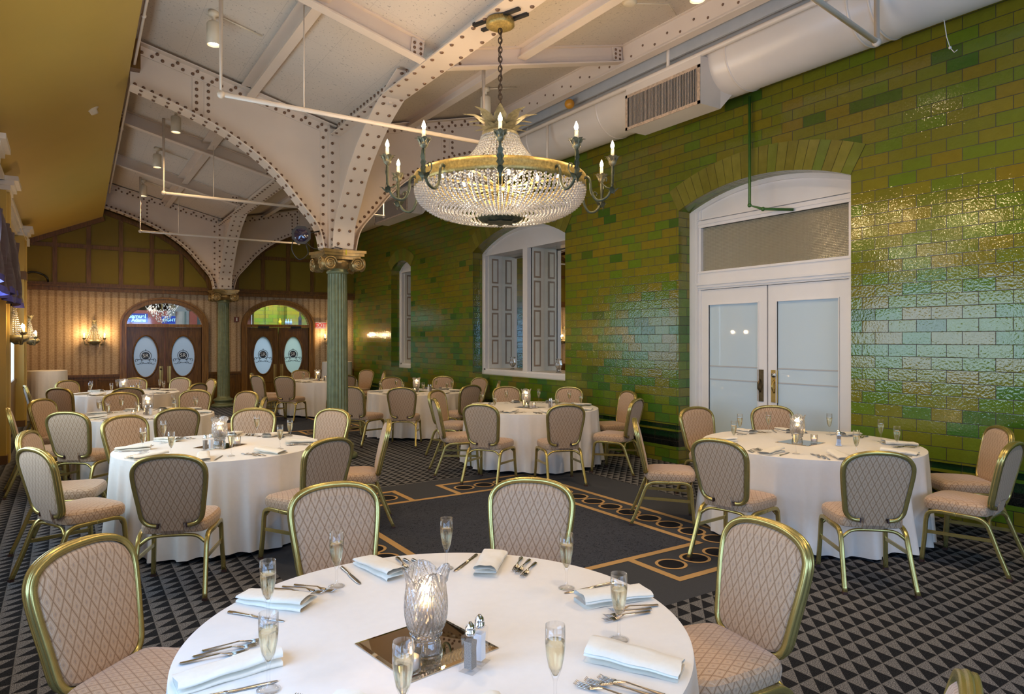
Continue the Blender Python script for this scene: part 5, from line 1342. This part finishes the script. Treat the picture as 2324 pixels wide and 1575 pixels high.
def make_shaker(kind):
    r = thing(kind + '_shaker'); m = MB()
    def sq(h, z): return [(-h, -h, z), (h, -h, z), (h, h, z), (-h, h, z)]
    R = [sq(.0235, .0), sq(.0235, .004), sq(.019, .03), sq(.0165, .06), (sq(.018, .085)), sq(.019, .098), sq(.013, .102)]
    for a, b in zip(R, R[1:]): m.strip(a + [a[0]], b + [b[0]])
    m.add(R[0], [(0, 1, 2, 3)]); m.add(R[-1], [(0, 1, 2, 3)]); m.build('glass_bottle', M['glass'], r)
    m = MB(); R = [sq(.0125, .008), sq(.0125, .03), sq(.012, .06), sq(.0135, .084)]
    for a, b in zip(R, R[1:]): m.strip(a + [a[0]], b + [b[0]])
    m.add(R[0], [(0, 1, 2, 3)]); m.add(R[-1], [(0, 1, 2, 3)]); m.build('contents', M[kind], r)
    m = MB(); m.lathe([(.0145, .100), (.0148, .113), (.0135, .114), (.0142, .118), (.0115, .127), (.006, .133), (.003, .136), (0, .137)], 18); m.build('chrome_cap', M['chrome'], r)
    return r
def make_mirror():
    m = MB(); h = .155
    m.add([(-h, -h, 0), (h, -h, 0), (h, h, 0), (-h, h, 0), (-h, -h, .003), (h, -h, .003), (h, h, .003), (-h, h, .003), (-h + .012, -h + .012, .005), (h - .012, -h + .012, .005), (h - .012, h - .012, .005), (-h + .012, h - .012, .005)],
          [(3, 2, 1, 0), (0, 1, 5, 4), (1, 2, 6, 5), (2, 3, 7, 6), (3, 0, 4, 7), (4, 5, 9, 8), (5, 6, 10, 9), (6, 7, 11, 10), (7, 4, 8, 11), (8, 9, 10, 11)]); return m.build('table_mirror', M['mirror_b'])
PROT = dict(chair=make_chair(), flute=make_flute(), napkin=make_napkin(0), napkin2=make_napkin(2), knife=make_knife(), fork=make_fork(), vase=make_vase(), votive=make_votive(), salt=make_shaker('salt'), pepper=make_shaker('pepper'), mirror=make_mirror())
USED = set()
def place(key, x, y, z, rz, label, cat, group=None):
    p = PROT[key]
    o = p if key not in USED else copy_tree(p)
    USED.add(key); o.location = (x, y, z); o.rotation_euler = (0, 0, rz); tag(o, label, cat, group); return o

def tablecloth(x, y, R, ztop, label, seed, hem=.035, group='round tables under white cloths', name='banquet_table', flare=.12, nf=24, cloth='cloth'):
    rnd = random.Random(seed); n = 300; rows = 16
    ph = [rnd.random() * 6.28 for _ in range(6)]
    def ridge(u): return (1 - abs(sin(u))) ** 1.3 * 2 - .75
    def fold(a, t):
        w = .50 * ridge(nf / 2 * a + ph[0] + .7 * sin(3 * a + ph[1])) + .40 * ridge((nf - 7) / 2 * a + ph[2] + .9 * sin(2 * a + ph[5])) + .16 * sin((nf + 9) * a + ph[3])
        return flare * (t ** .55) * (.35 + .65 * t) * (w * .62 + .22)
    m = MB()
    m.lathe([(.001, ztop), (R * .5, ztop), (R - .012, ztop), (R - .004, ztop - .003)], n, smooth=True)
    m.add([(.001 * cos(2 * pi * j / 12), .001 * sin(2 * pi * j / 12), ztop) for j in range(12)], [tuple(range(12))])
    G = []
    for k in range(rows + 1):
        t = k / rows; row = []
        for j in range(n):
            a = 2 * pi * j / n; rr = R + fold(a, t) - .004 * (1 - t) ** 6; z = ztop - .003 - (ztop - .003 - hem - .012 * sin(5 * a + ph[4])) * t
            row.append((rr * cos(a), rr * sin(a), z))
        G.append(row)
    for a_, b_ in zip(G, G[1:]): m.strip(a_ + [a_[0]], b_ + [b_[0]], 0, True)
    r = thing(name, (x, y, 0), 0, label, 'table', group)
    m.build('tablecloth', M[cloth], r)
    # the folding table under the cloth
    m = MB(); m.lathe([(0, ztop - .03), (R - .03, ztop - .03), (R - .03, ztop - .006), (0, ztop - .006)], 48); m.build('tabletop', M['wood'], r)
    m = MB(); m.lathe([(0, 0), (R * .45, 0), (R * .45, .03), (.04, .06), (.04, ztop - .03)], 24); m.build('pedestal', M['black'], r)
    return r

FACE = math.atan2(0, 1)
SECT = ['far', 'far right', 'right', 'near right', 'near', 'near left', 'left', 'far left']
def sectors(c, pts):
    """name the places round a table as the viewer sees them, without repeats"""
    dx, dy = c[0], c[1]; L = math.hypot(dx, dy); dx, dy = dx / L, dy / L
    ang = []
    for p in pts:
        ux, uy = p[0] - c[0], p[1] - c[1]; dep = ux * dx + uy * dy; lat = ux * dy - uy * dx
        ang.append(math.atan2(lat, dep) % (2 * pi))
    best = None
    for off in [i * pi / 36 for i in range(-8, 9)]:
        s = [int(round((a - off) / (pi / 4))) % 8 for a in ang]
        e = sum(min((a - off - k * pi / 4) % (2 * pi), (-(a - off - k * pi / 4)) % (2 * pi)) for a, k in zip(ang, s)) + 10 * (len(s) - len(set(s))) + abs(off) * .4
        if best is None or e < best[0]: best = (e, s)
    s = best[1]; used = set(); out = []
    for k in s:
        j = k
        while j in used: j = (j + 1) % 8
        used.add(j); out.append(SECT[j])
    return out

# table centres, radii, seats (top of each chair back) as surveyed in the room
TABLES = [
 dict(c=(1.005, 1.94), R=.786, nm='the foreground table', seats=[(.10, 2.90), (1.154, 3.405), (2.056, 2.941), (2.267, 1.754), (1.56, .72)],
      places=[42, 84, 126, 172, -145, -106, -60, -12], mir=(-.097, -.09, .14), vase=(-.115, -.125), vot=(-.205, -.215), salt=(-.012, -.262), pep=(-.060, -.292)),
 dict(c=(1.128, 6.35), R=.83, nm='the table left of the column', seats=[(.563, 4.887), (-.16, 5.681), (-.13, 6.716), (.55, 7.50), (1.654, 7.553), (2.386, 7.126), (1.651, 5.032), (2.382, 5.906)],
      mir=(.0, -.02, .75), vase=(.0, .02), vot=(.13, -.06), salt=(-.10, -.16), pep=(-.15, -.19)),
 dict(c=(.855, 9.53), R=.76, nm='the table by the left wall', seats=[(.025, 8.364), (-.14, 10.259), (-.505, 9.139, 3), (.65, 10.999), (1.017, 8.21), (1.604, 10.967), (2.18, 10.283), (2.02, 9.10)],
      mir=None, vase=(.0, .02), vot=(-.16, -.06), vot2=(.13, -.08), salt=(.02, -.12), pep=(-.03, -.13)),
 dict(c=(.9, 13.7), R=.84, nm='the table by the left rear doors', seats=[(-.40, 13.527), (-.071, 12.617), (.10, 14.75), (1.121, 15.10), (.812, 12.15), (1.855, 14.70), (1.85, 12.70), (2.25, 13.927)],
      mir=None, vase=(-.05, .0), vot=(.15, -.05), salt=(.1, -.14), pep=(.06, -.16)),
 dict(c=(4.85, 15.35), R=.84, nm='the table behind the column', seats=[(3.755, 14.187), (3.36, 14.78), (3.50, 15.85), (4.851, 16.85), (6.297, 16.189), (6.15, 14.95), (4.95, 13.93)],
      mir=(0, 0, .4), vase=(-.05, .0), vot=(-.12, -.1), salt=(.1, -.14), pep=(.05, -.16)),
 dict(c=(5.27, 11.13), R=.87, nm='the table below the narrow window', seats=[(4.388, 9.797), (3.826, 10.404), (3.95, 11.70), (5.448, 12.65), (6.45, 12.36), (6.80, 11.50), (6.46, 10.40), (5.55, 9.75)],
      mir=(0, 0, .4), vase=(.0, .0), vot=(-.08, -.1), salt=(.16, -.16), pep=(.21, -.15)),
 dict(c=(5.35, 7.65), R=.92, nm='the table below the shuttered window', seats=[(3.896, 7.678, -18), (4.60, 8.90), (4.021, 6.76), (4.807, 6.179), (5.887, 9.10), (6.60, 8.42), (6.80, 7.323), (5.99, 6.32)],
      mir=(-.02, 0, .25), vase=(-.05, .05), vot=(-.12, -.06), vot2=(-.03, -.11), salt=(.22, -.17), pep=(.17, -.2)),
 dict(c=(5.575, 3.625), R=.92, nm='the table by the white doors', seats=[(4.549, 4.603), (5.80, 5.10), (4.123, 3.391), (4.512, 2.432), (6.62, 4.75), (6.86, 3.72), (6.632, 2.584), (5.712, 2.125)],
      mir=(-.05, .05, .1), vase=(-.05, .08), vot=(.02, -.04), salt=(.10, -.22), pep=(.06, -.25)),
]
ZT = .757
for ti, T in enumerate(TABLES):
    cx, cy = T['c']; R = T['R']; nm = T['nm']; near = ti in (0, 1, 2, 6, 7)
    tablecloth(cx, cy, R, ZT, 'round table under a white floor-length cloth, ' + nm[4:], 40 + ti)
    names = sectors((cx, cy), T['seats'])
    for st, s in zip(T['seats'], names):
        x, y = st[:2]; fx, fy = cx - x, cy - y; L = math.hypot(fx, fy); fx, fy = fx / L, fy / L
        gap = R + .075 + .24
        d0 = max(L - .275, gap); ox, oy = cx - fx * d0, cy - fy * d0
        seen = {'near': 'seen from behind', 'near left': 'seen from behind', 'near right': 'seen from behind', 'far': 'facing this way', 'far left': 'turned this way', 'far right': 'turned this way', 'left': 'seen edge-on', 'right': 'seen edge-on'}[s]
        th = math.atan2(fy, fx) if len(st) < 3 else RAD(st[2])
        if len(st) > 2: ox, oy = x + cos(th) * .29, y + sin(th) * .29
        place('chair', ox, oy, 0, th - pi / 2, 'gold-framed chair %s at %s of %s' % (seen, s, nm), 'chair', 'gold-framed banquet chairs')
    angs = [RAD(a) for a in T['places']] if 'places' in T else [math.atan2(q[1] - cy, q[0] - cx) for q in T['seats']]
    pn = sectors((cx, cy), [(cx + cos(a), cy + sin(a)) for a in angs])
    rnd = random.Random(100 + ti)
    for a, s in zip(angs, pn):
        er = Vector((cos(a), sin(a))); rt = Vector((-er.y, er.x)) * 1.0; rt = Vector((-sin(a) * -1 * -1, cos(a)))     # sitter's right
        rt = Vector((sin(a) * -1, cos(a)))
        jit = lambda k: rnd.uniform(-k, k)
        def at(r, q): p = Vector((cx, cy)) + er * (r + R - .786) + rt * q; return p.x, p.y
        rz = a + pi / 2                                   # local +y points to the centre of the table
        x, y = at(.63 + jit(.01), .02 + jit(.02)); place('napkin' if rnd.random() < .6 else 'napkin2', x, y, ZT + .001, rz + jit(.18), 'folded cream napkin at the %s place of %s' % (s, nm), 'napkin', 'folded cream napkins')
        x, y = at(.535 + jit(.015), .185 + jit(.03)); place('flute', x, y, ZT, 0, 'flute of sparkling wine at %s place of %s' % (s, nm), 'glass', 'champagne flutes')
        x, y = at(.615 + jit(.015), .125 + jit(.015)); place('knife', x, y, ZT + .0005, rz + jit(.12), 'steel knife at the %s place of %s' % (s, nm), 'knife', 'steel table knives')
        if ti in (0, 1, 2, 6, 7):
            for k, w in enumerate(('inner', 'middle', 'outer')):
                x, y = at(.655 - .03 * k + jit(.01), -.085 - .030 * k + jit(.004)); place('fork', x, y, ZT + .0005, rz + jit(.10), '%s steel fork at the %s place of %s' % (w, s, nm), 'fork', 'steel table forks')
        else:
            for k, w in enumerate(('inner', 'outer')):
                x, y = at(.65 - .03 * k, -.09 - .035 * k); place('fork', x, y, ZT + .0005, rz + jit(.10), '%s steel fork at the %s place of %s' % (w, s, nm), 'fork', 'steel table forks')
    zt = ZT
    if T['mir']: place('mirror', cx + T['mir'][0], cy + T['mir'][1], ZT + .0005, T['mir'][2], 'square bronze mirror under the vase on ' + nm, 'mirror', 'square table mirrors'); zt = ZT + .0056
    place('vase', cx + T['vase'][0], cy + T['vase'][1], zt, .6 + ti, 'cut glass candle vase in the middle of ' + nm, 'vase', 'cut glass vases')
    place('votive', cx + T['vot'][0], cy + T['vot'][1], zt, 0, 'small lit votive candle beside the vase on ' + nm, 'candle', 'votive candles')
    if 'vot2' in T: place('votive', cx + T['vot2'][0], cy + T['vot2'][1], zt, 0, 'second small votive candle, closer to the shakers, on ' + nm, 'candle', 'votive candles')
    place('salt', cx + T['salt'][0], cy + T['salt'][1], ZT + .0005, .5, 'square glass salt shaker with chrome cap on ' + nm, 'salt shaker', 'salt shakers')
    place('pepper', cx + T['pep'][0], cy + T['pep'][1], ZT + .0005, .45, 'square glass pepper shaker with chrome cap on ' + nm, 'pepper shaker', 'pepper shakers')
    lamp('candle_light', 'POINT', (cx + T['vot'][0], cy + T['vot'][1], zt + .10), .35, (1, .6, .25), .02)
    lamp('candle_light', 'POINT', (cx + T['vase'][0], cy + T['vase'][1], zt + .19), .6, (1, .66, .34), .012)
tablecloth(-.32, 17.35, .36, 1.04, 'tall round cocktail table under a white cloth beside the yellow pilaster', 71, .02, 'tall cocktail tables', 'cocktail_table', .07, 11)
tablecloth(6.25, 18.25, .40, 1.09, 'tall round cocktail table under a white cloth behind the near column', 72, .02, 'tall cocktail tables', 'cocktail_table', .07, 11)
